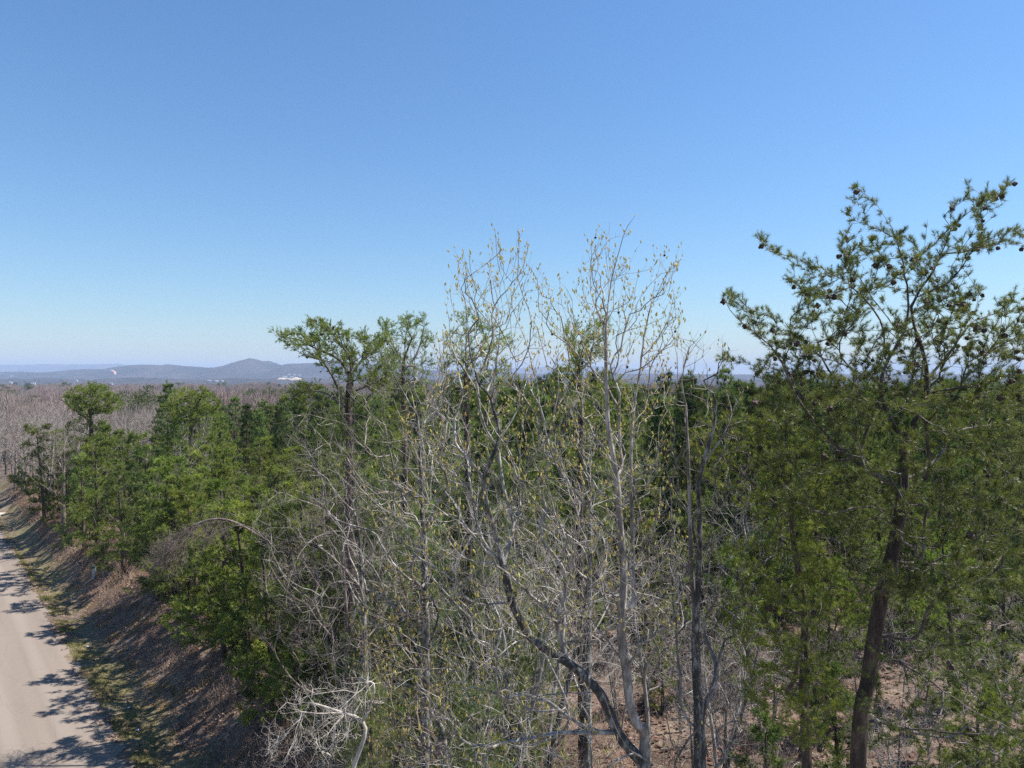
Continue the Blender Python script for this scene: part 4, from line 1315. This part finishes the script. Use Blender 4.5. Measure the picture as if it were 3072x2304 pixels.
# the thicket behind the grey trees left of the clearing
k = 0
for _ in range(3000):
    if k >= 56: break
    D = RNG.uniform(17.5, 44); u = RNG.uniform(255, 600)
    x = (u - 512) / 710 * D
    if road_s(x, D) < 5.5 or (x > 1 and D < 36) or not free(x, D, 1.9): continue
    s_ = RNG.uniform(.75, 1.05) * (.72 if D < 24 else 1)
    if k % 5 < 3: place(vp[k % 5], x, D, RNG.uniform(0, 6), s_, f'{size_word(s_)} shaded scrub pine in the {rows(D)} thicket ' + place_words(x, D), 'scrub pines behind the bare grey trees', tilt=.05)
    else: place(nlp[k % 3], x, D, RNG.uniform(0, 6), s_ * 1.05, f'{size_word(s_)} starry young pine in the {rows(D)} thicket ' + place_words(x, D), 'young pines behind the bare grey trees', tilt=.03)
    k += 1

# saplings on the cleared ground
SAP = []
def sapling_spots():
    k = 0
    for _ in range(2000):
        if k >= 46: break
        D = RNG.uniform(19, 42); u = RNG.uniform(540, 1040)
        x = (u - 512) / 710 * D
        if not free(x, D, .7): continue
        SAP.append((x, D)); k += 1

# small scrub pines in the clearing on the right
cp = [(2300, 17, .55, 'small scrub pine in the clearing behind the bright green leaning pine'), (2520, 21, .6, 'small scrub pine in the clearing left of the tall crooked trunk'), (2950, 17, .6, 'scrub pine low in the bottom right corner'),
      (2880, 26, .8, 'scrub pine behind the dead lower boughs of the tall crooked pine'), (2200, 27, .75, 'scrub pine behind the grey many-stemmed tree'), (2990, 34, 1.0, 'scrub pine at the right edge beyond the clearing'),
      (3020, 22, 1.0, 'dense scrub pine at the right edge of the view'), (2330, 31, 1.1, 'dense scrub pine straight behind the bright green leaning pine'), (2560, 29, 1.0, 'scrub pine directly left of the tall crooked trunk'),
      (2760, 31, 1.1, 'dense scrub pine directly right of the tall crooked trunk'), (2130, 31, 1.0, 'dense scrub pine behind the many-stemmed grey tree'), (1900, 33, 1.05, 'dense scrub pine right of the pale budding trunk'), (2480, 24, .7, 'waist-high scrub pine in the middle of the clearing'),
      (2650, 37, .95, 'scrub pine beyond the red clay patch'), (2420, 36, .9, 'scrub pine at the back of the clearing'), (2050, 36, .9, 'scrub pine at the back of the clearing beside the young pines'), (2780, 15, .4, 'knee-high pine beside the tall crooked trunk'),
      (1990, 26, .5, 'small pine on the open brown ground right of the pale tree')]
for i, (u, D, s, lab) in enumerate(cp):
    x = (u / 3 - 512) / 710 * D
    used.append((x, D, 1.5))
    place(vp[(i * 2 + 1) % 5], x, D, i * 1.3 + .4, s, lab, zs=1.0, tilt=.05)

# bare trees, middle distance
bp_ = [bare_proto(301, 10.5, 3.0, 420), bare_proto(302, 9.5, 2.7, 380, stems=2), bare_proto(303, 11.0, 3.2, 440, mt=M_BROWN, mb=M_BROWN), bare_proto(304, 9.0, 2.8, 360, stems=3, mb=M_PALE), bare_proto(305, 10.0, 3.0, 400, mt=M_GRAY, mb=M_BROWN)]
nbare = 0
def bare(x, y, s, lab, gr=None, k=None, tilt=.05):
    global nbare
    nbare += 1
    place(bp_[(nbare * 3) % 5 if k is None else k], x, y, RNG.uniform(0, 6), s, lab, gr, zs=RNG.uniform(.92, 1.05), tilt=tilt)
# the grove by the far stretch of the road
k = 0
for _ in range(3000):
    if k >= 84: break
    D = RNG.uniform(48, 112); u = RNG.uniform(-30, 215)
    x = (u - 512) / 710 * D
    sv = road_s(x, D)
    if road_se(x, D) < 4.6 or (u > 150 and D < 80) or not free(x, D, 2.2): continue
    bare(x, D, RNG.uniform(.78, .98), f'{rows(D)} pinkish-grey bare tree of the roadside grove, ' + place_words(x, D), 'bare trees above the far stretch of road')
    k += 1
# thicket of thin bare trees behind the pale tree and in the plantation
spots = [(1130, 18, .7, 3, 'thin grey bare tree just right of the drooping grey tree'), (1400, 15, .75, 1, 'twiggy bare tree close behind the big forked pale trunk'), (1500, 17, .95, 1, 'bare tree whose fine twigs show against the sky left of centre'),
         (1610, 18, 1.15, 3, 'bare tree with fine twigs filling the middle of the pale budding tree'), (1760, 20, 1.1, 0, 'bare tree seen between the two tallest pale stems'), (1340, 20, 1.05, 0, 'bare tree behind the wide grey tree'),
         (950, 24, .95, 4, 'brownish bare tree behind the flat-topped leaning pine'), (1060, 21, .95, 2, 'reddish-brown bare tree in front of the flat-topped leaning pine'), (860, 30, .8, 3, 'grey bare tree at the near edge of the plantation'),
         (1950, 22, .85, 1, 'bare tree in the clearing behind the pale budding tree'), (2160, 20, .75, 3, 'bare tree in the clearing behind the many-stemmed grey tree'), (2250, 30, .8, 0, 'bare tree at the back of the clearing left of the tall pine'),
         (2560, 30, .7, 4, 'thin bare tree behind the trunk of the tall crooked pine'), (2850, 38, .8, 2, 'brown bare tree beyond the red clay patch'), (720, 33, .75, 2, 'brown bare sapling among the roadside pines'),
         (520, 42, .8, 4, 'brown bare tree among the roadside scrub pines'), (1250, 15, .55, 2, 'short brown bare tree under the wide grey tree'), (1000, 17, .6, 4, 'short twiggy bare tree behind the broken white dead tree'),
         (1680, 14, .5, 2, 'short dark bare sapling beside the forked pale trunk'), (2330, 14, .5, 4, 'short bare sapling between the many-stemmed grey tree and the leaning pine'), (2990, 20, .6, 1, 'bare tree at the right edge of the clearing')]
for u, D, s, kk, lab in spots:
    x = (u / 3 - 512) / 710 * D
    used.append((x, D, 1.0))
    bare(x, D, s, lab, k=kk)
sapling_spots()
for i, (x, D) in enumerate(SAP):
    bare(x, D, RNG.uniform(.22, .5), ('near' if D < 26 else 'middle' if D < 33 else 'far') + ' bare sapling on the brown cleared ground ' + place_words(x, D), 'bare saplings on the cleared ground', tilt=.12)
k = 0
for _ in range(3000):
    if k >= 40: break
    D = RNG.uniform(40, 85); u = RNG.uniform(150, 1040)
    x = (u - 512) / 710 * D
    if road_s(x, D) < 9 or clearing(x, D): continue
    if not free(x, D, .8): continue
    bare(x, D, RNG.uniform(.6, .88), f'thin bare tree among the {rows(D)} plantation pines ' + place_words(x, D), 'bare trees among the plantation pines')
    k += 1

# ------------------------------------------------------------------ far woods
def far_bare(seed, m, h=12, w=5.0):
    rng = np.random.default_rng(seed)
    s = Soup()
    n = 1500
    c = unit(rng.normal(size=(n, 3))) * rng.random((n, 1)) ** .38
    c[:, 2] = np.abs(c[:, 2]) * 1.0 - .25
    p = c * np.array([w, w, h * .5]) + np.array([0, 0, h * .5])
    root = np.array([0, 0, h * .25])
    d = unit(p - root + np.array([0, 0, 3.0]))
    L = rng.uniform(.7, 1.9, (n, 1))
    stalks(s, p - d * L * .5, p + d * L * .5 + rng.normal(size=(n, 3)) * .2, rng.uniform(.025, .05, n), rng)
    m1 = 26
    q = unit(rng.normal(size=(m1, 3)) + np.array([0, 0, 1.2]))
    stalks(s, np.repeat([[0, 0, h * .3]], m1, 0), np.array([0, 0, h * .3]) + q * np.array([w * .9, w * .9, h * .6]), .09, rng)
    stalks(s, np.array([[0, 0, -1.]]), np.array([[0, 0, h * .9]]), .22, rng)
    me = s.mesh('crown', smooth=False)
    me.materials.append(m)
    return me
def far_pine(seed, h=13, w=3.6):
    rng = np.random.default_rng(seed)
    s = Soup()
    nc = 46
    c = unit(rng.normal(size=(nc, 3))) * rng.random((nc, 1)) ** .4
    c = c * np.array([w, w, h * .30]) + np.array([0, 0, h * .68])
    k = 46
    p = c[:, None] + rng.normal(size=(nc, k, 3)) * np.array([.55, .55, .30])
    d = unit(rng.normal(size=(nc, k, 3)) + np.array([0, 0, .7]))
    needles(s, p.reshape(-1, 3), d.reshape(-1, 3), .62, .20, rng)
    me = s.mesh('crown', smooth=False)
    me.materials.append(M_NF)
    s2 = Soup()
    stalks(s2, np.array([[0, 0, -1.]]), np.array([[0, 0, h * .95]]), .28, rng)
    q = unit(rng.normal(size=(14, 3)) + np.array([0, 0, .6]))
    stalks(s2, np.repeat([[0, 0, h * .5]], 14, 0), np.array([0, 0, h * .5]) + q * np.array([w * .9, w * .9, h * .3]), .07, rng)
    tm = s2.mesh('trunk')
    tm.materials.append(M_PBR)
    return me, tm

FB = [far_bare(401, M_FAR), far_bare(402, M_FAR2, 13, 4.6), far_bare(403, M_FAR, 11, 5.4), far_bare(404, M_FAR2, 12.5, 4.2)]
FP = [far_pine(411), far_pine(412, 14, 4.2), far_pine(413, 12, 3.4)]

def far_spots(n, y0, y1, umin, umax, seed, dens=lambda x, y: 1.0, power=1.0):
    rng = np.random.default_rng(seed)
    out = []
    while len(out) < n:
        y = y0 + (y1 - y0) * rng.random(n) ** power
        u = rng.uniform(umin, umax, n)
        x = (u - 512) / 710 * y
        a = rng.random(n)
        for i in range(n):
            if a[i] < dens(x[i], y[i]) : out.append((x[i], y[i], rng.random(), rng.random()))
    return out[:n]
def wooddens(x, y):
    if road_s(x, y) < 3 and y < 170: return 0
    return 1.0
# nearest far bare trees: things
bs = sorted(far_spots(430, 108, 330, -30, 1054, 501, lambda x, y: wooddens(x, y) if ux(x, y) < 420 else wooddens(x, y) * .35), key=lambda q: q[1])
quota = max(0, 296 - nbare)
rest_b = bs[quota:]
for i, (x, y, a, b_) in enumerate(bs[:quota]):
    o = link('bare_tree', FB[i % 4])
    o.location = (x, y, float(H(x, y)))
    o.rotation_euler = (0, 0, a * 6.28)
    s = .8 + .35 * b_
    o.scale = (s, s, s * (.9 + .2 * a))
    tag(o, ('near' if y < 150 else 'middling') + ' grey-brown bare crown in the wide woods ' + place_words(x, y), 'bare tree', 'bare trees of the wide woods')
# far pines as things
groups = [(70, 120, 8, 300), (95, 118, 6, 420), (110, 135, 7, 330)]
pk = 0
rp = np.random.default_rng(77)
def fpine(x, y, s, lab, gr):
    global pk
    me, tm = FP[pk % 3]
    pk += 1
    t = thing('pine_tree', lab, 'pine tree', (x, y, float(H(x, y))), gr)
    t.rotation_euler = (0, 0, rp.random() * 6.28)
    t.scale = (s, s, s)
    link('crown', me, t)
    link('trunk', tm, t)
for (u, v, D, n, wid, s) in [(125, 0, 150, 7, 26, 1.05), (10, 0, 135, 5, 14, .95), (60, 0, 170, 4, 14, .85), (140, 0, 112, 3, 8, .8), (245, 0, 260, 5, 30, 1.0), (185, 0, 210, 5, 26, .9), (200, 0, 130, 4, 20, .85), (300, 0, 310, 10, 34, 1.15), (250, 0, 360, 8, 40, 1.1), (310, 0, 230, 4, 20, .9)]:
    for q in range(n):
        uu = u + rp.normal() * wid * .5
        y = D + rp.normal() * D * .06
        fpine((uu - 512) / 710 * y, y, s * rp.uniform(.85, 1.12), f'dark pine {"in front" if D < 160 else "far back"} in the bare woods ' + place_words((uu - 512) / 710 * y, y), 'dark pines in the wide woods')
for (x, y, a, b_) in far_spots(75, 150, 700, -20, 1040, 502):
    if ux(x, y) > 450 and a < .4: continue
    fpine(x, y, .75 + .35 * a, f'{"near" if y < 350 else "distant"} dark pine in the woods ' + place_words(x, y), 'scattered pines in the wide woods')

def scatter_stuff(name, spots, meshes, label):
    """one object that instances tree meshes at points (far-off wood)"""
    rng = np.random.default_rng(len(spots))
    x = np.array([q[0] for q in spots]); y = np.array([q[1] for q in spots])
    pts = np.stack([x, y, H(x, y)], -1)
    me = bpy.data.meshes.new(name)
    me.vertices.add(len(pts))
    me.vertices.foreach_set('co', pts.astype(np.float32).ravel())
    attr(me, 'rot', rng.random(len(pts)) * 6.28)
    attr(me, 'scl', rng.uniform(.8, 1.25, len(pts)))
    ia = me.attributes.new('pick', 'INT', 'POINT')
    ia.data.foreach_set('value', rng.integers(0, len(meshes), len(pts)).astype(np.int32))
    o = link(name, me, kind='stuff')
    ng = bpy.data.node_groups.new(name, 'GeometryNodeTree')
    ng.interface.new_socket('Geometry', in_out='INPUT', socket_type='NodeSocketGeometry')
    ng.interface.new_socket('Geometry', in_out='OUTPUT', socket_type='NodeSocketGeometry')
    gi = ng.nodes.new('NodeGroupInput'); go = ng.nodes.new('NodeGroupOutput')
    iop = ng.nodes.new('GeometryNodeInstanceOnPoints')
    iop.inputs['Pick Instance'].default_value = True
    g2i = ng.nodes.new('GeometryNodeGeometryToInstance')
    for me_ in reversed(meshes):
        so = bpy.data.objects.new(name + '_source', me_)
        oi = ng.nodes.new('GeometryNodeObjectInfo')
        oi.inputs['Object'].default_value = so
        oi.inputs['As Instance'].default_value = True
        ng.links.new(oi.outputs['Geometry'], g2i.inputs[0])
    def at(n, ty):
        a = ng.nodes.new('GeometryNodeInputNamedAttribute'); a.data_type = ty; a.inputs['Name'].default_value = n
        return a.outputs['Attribute']
    cx = ng.nodes.new('ShaderNodeCombineXYZ'); ng.links.new(at('rot', 'FLOAT'), cx.inputs[2])
    ng.links.new(gi.outputs[0], iop.inputs['Points'])
    ng.links.new(g2i.outputs[0], iop.inputs['Instance'])
    ng.links.new(at('pick', 'INT'), iop.inputs['Instance Index'])
    ng.links.new(cx.outputs[0], iop.inputs['Rotation'])
    ng.links.new(at('scl', 'FLOAT'), iop.inputs['Scale'])
    ng.links.new(iop.outputs[0], go.inputs[0])
    md = o.modifiers.new('scatter', 'NODES')
    md.node_group = ng
    o['label'] = label
    return o
spots_b = [q for q in rest_b] + far_spots(2600, 230, 1000, -40, 1064, 503, wooddens, 1.0) + far_spots(1500, 1000, 2600, -40, 1064, 504)
scatter_stuff('bare_woods', spots_b, FB, 'wide brownish bare woods stretching to the valley')
pine_src = []
for me_, tm_ in FP: pine_src.append(me_)
scatter_stuff('pine_woods', far_spots(420, 700, 2700, -40, 1064, 505), pine_src, 'dark pine patches in the wide woods towards the valley')

# ------------------------------------------------------------------ ground cover
def area_points(n, x0, x1, y0, y1, rng, cond):
    out = []
    tot = 0
    while tot < n:
        x = rng.uniform(x0, x1, n); y = rng.uniform(y0, y1, n)
        k = cond(x, y)
        out.append(np.stack([x[k], y[k]], -1)); tot += k.sum()
    return np.concatenate(out)[:n]
def inview(x, y, m=40):
    u = x / y * 710 + 512
    return (u > -m) & (u < 1024 + m)
def on(xy, dz=0.0):
    return np.column_stack([xy, H(xy[:, 0], xy[:, 1]) + dz])

rg = np.random.default_rng(900)
# verge grass
xy = area_points(42000, -62, -6, 16, 78, rg, lambda x, y: inview(x, y) & (road_s(x, y) > .15) & (road_s(x, y) < 3.0) & (rg.random(len(x)) < np.clip(1.25 - road_s(x, y) / 2.0, .04, 1)) & (vnoise(x * .9, y * .9, 31) > .30))
g = Soup()
p = on(xy, -.01)
needles(g, p, np.column_stack([rg.normal(size=(len(p), 2)) * .6, np.ones(len(p))]), rg.uniform(.06, .17, len(p)), .022, rg)
link('grass', g.mesh('grass', smooth=False), mat=M_GRASS, kind='stuff')
# moss patches on the cut bank
xy = area_points(9000, -40, -4, 16, 50, rg, lambda x, y: inview(x, y) & (road_s(x, y) > 1.6) & (road_s(x, y) < 4.0) & (vnoise(x * .8 + 3, y * .8, 33) > .62))
g = Soup(); p = on(xy, -.005)
needles(g, p, np.column_stack([rg.normal(size=(len(p), 2)) * .9, np.ones(len(p))]), rg.uniform(.03, .08, len(p)), .04, rg)
link('moss', g.mesh('moss', smooth=False), mat=M_MOSS, kind='stuff')
# dry grass and brush on the bank
xy = area_points(52000, -66, 4, 14, 82, rg, lambda x, y: inview(x, y) & (road_s(x, y) > 1.9) & (road_s(x, y) < 10) & (vnoise(x * .5, y * .5, 35) > .25))
g = Soup(); p = on(xy, -.02)
needles(g, p, np.column_stack([rg.normal(size=(len(p), 2)) * .7 - EN * .25, np.ones(len(p))]), rg.uniform(.12, .45, len(p)), .014, rg)
link('dry_grass', g.mesh('dry_grass', smooth=False), mat=M_STRAW, kind='stuff')
# brush canes: the bank and the cleared ground
def brush(n, cond, box, hl, rad, seed):
    r_ = np.random.default_rng(seed)
    xy = area_points(n, *box, r_, cond)
    s = Soup(); p = on(xy, -.03)
    td = unit(np.column_stack([r_.normal(size=(n, 2)) * .5, np.ones(n)]))
    mid = p + td * r_.uniform(hl[0], hl[1], (n, 1)) * .55
    td2 = unit(td + r_.normal(size=(n, 3)) * .35)
    tip = mid + td2 * r_.uniform(hl[0], hl[1], (n, 1)) * .5
    stalks(s, p, mid + td * .03, rad, r_)
    stalks(s, mid, tip, rad * .7, r_)
    td = td2
    stalks(s, tip - td * .15, tip + unit(td + r_.normal(size=(n, 3)) * .8) * r_.uniform(.1, .35, (n, 1)), rad * .5, r_)
    return s
bmp = lambda x, y: (vnoise(x * .45, y * .45, 37) > .50)
s = brush(17000, lambda x, y: inview(x, y) & (road_s(x, y) > 2.6) & (road_s(x, y) < 12) & bmp(x, y), (-62, 6, 14, 78), (.4, 1.25), .007, 901)
link('bank_brush', s.mesh('bank_brush'), mat=M_CANE, kind='stuff')
s = brush(26000, lambda x, y: inview(x, y) & (road_s(x, y) > 8) & (vnoise(x * .6, y * .6, 38) > .35), (-8, 34, 14, 56), (.25, .95), .0055, 902)
link('clearing_brush', s.mesh('clearing_brush'), mat=M_CANE, kind='stuff')
# fallen leaves as small tilted faces
def litter(n, cond, box, seed, size=(.04, .10)):
    r_ = np.random.default_rng(seed)
    xy = area_points(n, *box, r_, cond)
    p = on(xy, .012) + np.column_stack([np.zeros((n, 2)), r_.random(n) * .035])
    nn = unit(np.column_stack([r_.normal(size=(n, 2)) * .5, np.ones(n)]))
    u = unit(np.cross(nn, r_.normal(size=(n, 3)))); w = np.cross(nn, u)
    L = r_.uniform(*size, (n, 1)); W = L * r_.uniform(.4, .8, (n, 1))
    V = np.stack([p - u * L, p - w * W, p + u * L, p + w * W], 1).reshape(-1, 3)
    so = Soup(); so.add(V, quads=np.arange(n * 4).reshape(-1, 4))
    return so
link('fallen_leaves', litter(60000, lambda x, y: inview(x, y) & (road_s(x, y) > 5.5), (-30, 36, 13, 62), 903, (.05, .13)).mesh('fallen_leaves', smooth=False), mat=M_LITTER, kind='stuff')
link('bank_leaves', litter(40000, lambda x, y: inview(x, y) & (road_s(x, y) > -.45 + .5 * vnoise(x * 2, y * 2, 61)) & (road_s(x, y) < 8) & ((road_s(x, y) > 1.7) | (vnoise(x * 1.3, y * 1.3, 40) > .55)), (-62, 0, 14, 78), 904, (.03, .08)).mesh('bank_leaves', smooth=False), mat=M_LITTER, kind='stuff')
xy = area_points(24000, -4, 36, 15, 60, rg, lambda x, y: inview(x, y) & (road_s(x, y) > 8) & (vnoise(x * .7 + 5, y * .7, 51) > .55))
g = Soup(); p = on(xy, -.02)
needles(g, p, np.column_stack([rg.normal(size=(len(p), 2)) * .8, np.ones(len(p))]), rg.uniform(.15, .5, len(p)), .016, rg)
link('clearing_grass', g.mesh('clearing_grass', smooth=False), mat=M_STRAW, kind='stuff')
# tangled low vines and slash on the cleared ground
r_ = np.random.default_rng(905)
n = 4200
xy = area_points(n, -4, 34, 15, 56, r_, lambda x, y: inview(x, y) & (road_s(x, y) > 8))
s = Soup(); p = on(xy, .12)
wiggly(s, p, np.column_stack([r_.normal(size=(n, 2)), r_.uniform(-.1, .45, n)]), r_.uniform(.5, 1.9, n), r_.uniform(.005, .014, n), r_, 5, .35, -.04)
link('slash', s.mesh('slash'), mat=M_DEAD, kind='stuff')

# fallen logs and branches lying about
lg = [(2330, 27, .4, 2.6, .05, 'bleached fallen log on the clearing floor behind the leaning bright green pine'), (1800, 29, 2.7, 2.2, .045, 'pale fallen branch on the brown clearing left of the grey stems'),
      (1560, 22, .2, 2.4, .05, 'straight dead log lying in the shade beside the big grey trunk'), (1120, 24, .05, 3.2, .07, 'dark fallen trunk lying across the brown slope behind the dead tree'),
      (2900, 27, 2.9, 2.4, .06, 'bleached log in the clearing right of the tall crooked trunk'), (2760, 41, .3, 3.0, .08, 'weathered log near the red clay patch'), (2060, 33, 1.0, 2.0, .05, 'pale stick leaning on brush behind the many-stemmed grey tree')]
for i, (u, D, a, L, r, lab) in enumerate(lg):
    rr = np.random.default_rng(950 + i)
    x = (u / 3 - 512) / 710 * D
    z = float(H(x, D))
    d = np.array([math.cos(a), math.sin(a), .0])
    n = 9
    pts = np.array([d * L * (k / (n - 1) - .5) + rr.normal(size=3) * [.03, .03, .02] for k in range(n)])
    pts[:, 2] += H(x + pts[:, 0], D + pts[:, 1]) - z + r * .8
    s = Soup()
    tubes(s, pts, np.linspace(r, r * .45, n), np.zeros(n), 8)
    t = thing('fallen_log', lab, 'log', (x, D, z))
    link('trunk', s.mesh('trunk'), t, M_DEAD)
    sb = Soup()
    pb = pts[rr.integers(1, n, 7)]
    wiggly(sb, pb, rr.normal(size=(7, 3)) + [0, 0, .9], rr.uniform(.3, .9, 7), r * .3, rr, 5, .25)
    link('twigs', sb.mesh('twigs'), t, M_DEAD, 'stuff')

# ------------------------------------------------------------------ small made things
def box(soup, c, s):
    c, s = np.array(c, float), np.array(s, float) / 2
    V = np.array([[x, y, z] for x in (-1, 1) for y in (-1, 1) for z in (-1, 1)]) * s + c
    soup.add(V, quads=[(0, 1, 3, 2), (4, 6, 7, 5), (0, 4, 5, 1), (2, 3, 7, 6), (0, 2, 6, 4), (1, 5, 7, 3)])

M_POST = plain('grey_plastic', (.36, .40, .42), .6, .15, 10)
x, y = (224 / 3 - 512) / 710 * 45.5, 45.5
x, y = x + 1.0 * EN[0], y + 1.0 * EN[1]
t = thing('marker_post', 'small grey-blue marker post standing on the leafy bank above the road', 'post', (x, y, float(H(x, y))))
s = Soup(); box(s, (0, 0, .45), (.16, .10, .95)); link('post', s.mesh('post', smooth=False), t, M_POST)
s = Soup(); box(s, (0, 0, .945), (.18, .12, .05)); link('cap', s.mesh('cap', smooth=False), t, M_POST)

M_WHITE = plain('white_paper', (.75, .76, .78), .6, .08, 10)
for i, (u, v, lab) in enumerate([(386, 2123, 'white scrap of litter in the verge grass near the bottom of the road'), (412, 2190, 'white scrap of litter in the shaded verge beside the lower road'), (262, 1938, 'pale scrap of litter at the road edge beside the thin shadow')]):
    d = P(u, v, 1.0) - CAM
    tt = (CAM[2] + 1.55) / -d[2]
    x, y = d[0] * tt, d[1] * tt
    rr = np.random.default_rng(970 + i)
    q = np.array([[-.06, -.04, 0], [.05, -.05, .02], [.07, .04, .01], [-.05, .05, .03], [0, 0, .055], [.0, 0, -.01]]) + rr.normal(size=(6, 3)) * .012
    me = new_mesh('litter_scrap', q, tris=[(0, 1, 4), (1, 2, 4), (2, 3, 4), (3, 0, 4), (1, 0, 5), (2, 1, 5), (3, 2, 5), (0, 3, 5)], smooth=False)
    tag(link('litter_scrap', me, mat=M_WHITE, loc=(x, y, float(H(x, y)) + .05)), lab, 'litter')

# far houses, the pale field and the bare scar on the hill
M_WALL = plain('white_house_wall', (.42, .42, .41), .7, .05, .1)
M_ROOF = plain('grey_roof', (.22, .21, .21), .8, .1, .1)
M_ROOFW = plain('pale_metal_roof', (.36, .37, .39), .5, .05, .1)
def hit(u, v):
    """where the line of sight through a photograph point meets the hills or the valley"""
    d = P(u, v, 1.0) - CAM
    for tt in np.geomspace(1500, 14000, 2600):
        q = CAM + d * tt
        z = max(float(H(q[0], q[1])), float(HF['foot'](q[0], q[1])), float(HF['near'](q[0], q[1])))
        if q[2] < z: return q[0], q[1], z
    return None
def house(u, v, w, dpt, h, lab, roof, wide=1.0):
    g = hit(u, v)
    if g is None: return
    x, y, z = g
    t = thing('farm_building', lab, 'building', (x, y, z))
    t.rotation_euler = (0, 0, RNG.uniform(-.5, .5))
    s = Soup(); box(s, (0, 0, h / 2 - 1), (w, dpt, h + 6)); link('wall', s.mesh('wall', smooth=False), t, M_WALL)
    s = Soup()
    rh = h * .5
    V = [(-w/2-.5, -dpt/2-.5, h+2.01), (w/2+.5, -dpt/2-.5, h+2.01), (w/2+.5, dpt/2+.5, h+2.01), (-w/2-.5, dpt/2+.5, h+2.01), (-w/2-.5, 0, h+2+rh), (w/2+.5, 0, h+2+rh)]
    s.add(V, tris=[(0, 4, 3), (1, 2, 5)], quads=[(0, 1, 5, 4), (2, 3, 4, 5), (0, 3, 2, 1)])
    link('roof', s.mesh('roof', smooth=False), t, roof)
    for k in (-.3, 0, .3):
        s = Soup(); box(s, (w * k, -dpt / 2 - .06, h * .55 + 2), (w * .1, .1, h * .3)); link('window', s.mesh('window', smooth=False), t, M_ROOF)
c8 = lambda x, y: (x / 4.424, 1040 + y / 4.424)
c1 = lambda x, y: (x / 2.212, 1000 + y / 2.212)
hs = [(*c8(150, 490), 20, 10, 6, 'white farm building at the far left of the valley floor', M_ROOFW), (*c8(450, 500), 24, 10, 6, 'white shed on the valley floor left of the dark pine clump', M_ROOFW),
      (*c8(153, 403), 16, 9, 8, 'tiny white house low on the hillside at the far left', M_ROOFW), (*c8(1020, 464), 12, 8, 6, 'tiny white house above the dark pine clump', M_ROOFW), (*c8(1480, 325), 42, 12, 7, 'long white house at the top of the bare hillside scar', M_ROOFW),
      (*c8(1475, 508), 20, 10, 6, 'white house on the valley floor right of the lone pine top', M_ROOF), (*c1(1390, 322), 24, 9, 6, 'low white building left of the hill peak base', M_ROOFW), (*c1(1440, 324), 24, 9, 6, 'low white building under the hill peak', M_ROOFW),
      (*c1(1475, 323), 18, 9, 6, 'rightmost of the low white buildings under the hill peak', M_ROOFW), (*c1(1890, 298), 30, 12, 7, 'white barn at the left end of the pale field', M_ROOFW), (*c1(1935, 300), 26, 12, 7, 'white barn at the right end of the pale field', M_ROOFW),
      (*c1(1920, 280), 30, 12, 7, 'white building above the pale field', M_ROOFW), (*c1(1955, 283), 26, 12, 7, 'white building right of the one above the pale field', M_ROOFW), (*c1(1988, 284), 22, 12, 8, 'white building highest on the slope beside the leaning pine', M_ROOFW),
      (*c1(70, 333), 16, 9, 6, 'small white house beside the road end of the valley', M_ROOFW), (*c1(215, 338), 16, 9, 6, 'small pale house hidden in the valley trees', M_ROOF)]
for q in hs: house(q[0], q[1], q[2] * .62, q[3] * .62, q[4] * .6, q[5], q[6])

def patch(name, pts, matl, up=5.0, n=14):
    """a cleared patch draped on the hillside between photograph corners (quad)"""
    c = [hit(*q) for q in pts]
    if any(k is None for k in c): return
    c = np.array(c)
    a = np.linspace(0, 1, n)
    A, B = np.meshgrid(a, a)
    X = (c[0, 0]*(1-A)+c[1, 0]*A)*(1-B) + (c[3, 0]*(1-A)+c[2, 0]*A)*B
    Y = (c[0, 1]*(1-A)+c[1, 1]*A)*(1-B) + (c[3, 1]*(1-A)+c[2, 1]*A)*B
    Z = np.maximum(np.maximum(H(X, Y), HF['foot'](X, Y)), HF['near'](X, Y)) + up
    edge = np.minimum(np.minimum(A, 1-A), np.minimum(B, 1-B)) < .001
    Z = Z - edge * (up + 3)
    link(name, grid_mesh(name, X, Y, Z), mat=matl, kind='structure')
patch('field', [c1(1835, 300), c1(2010, 304), c1(2010, 318), c1(1900, 306)], plain('pale_stubble', (.46, .38, .28), .9, .15, .01))
patch('clearing_scar', [c8(1462, 318), c8(1500, 318), c8(1550, 372), c8(1515, 372)], plain('red_clay', (.45, .24, .17), .9, .2, .02))
for p_ in ('needles','shoots','twigs','branch','trunk','fine_twigs','spurs','bud','fallen','grass','dry','slash','hills','ground','crown'):
    print(p_, sum(len(m.polygons) for m in bpy.data.meshes if m.name.startswith(p_)))
print('objects', len(bpy.data.objects), 'faces', sum(len(m.polygons) for m in bpy.data.meshes))
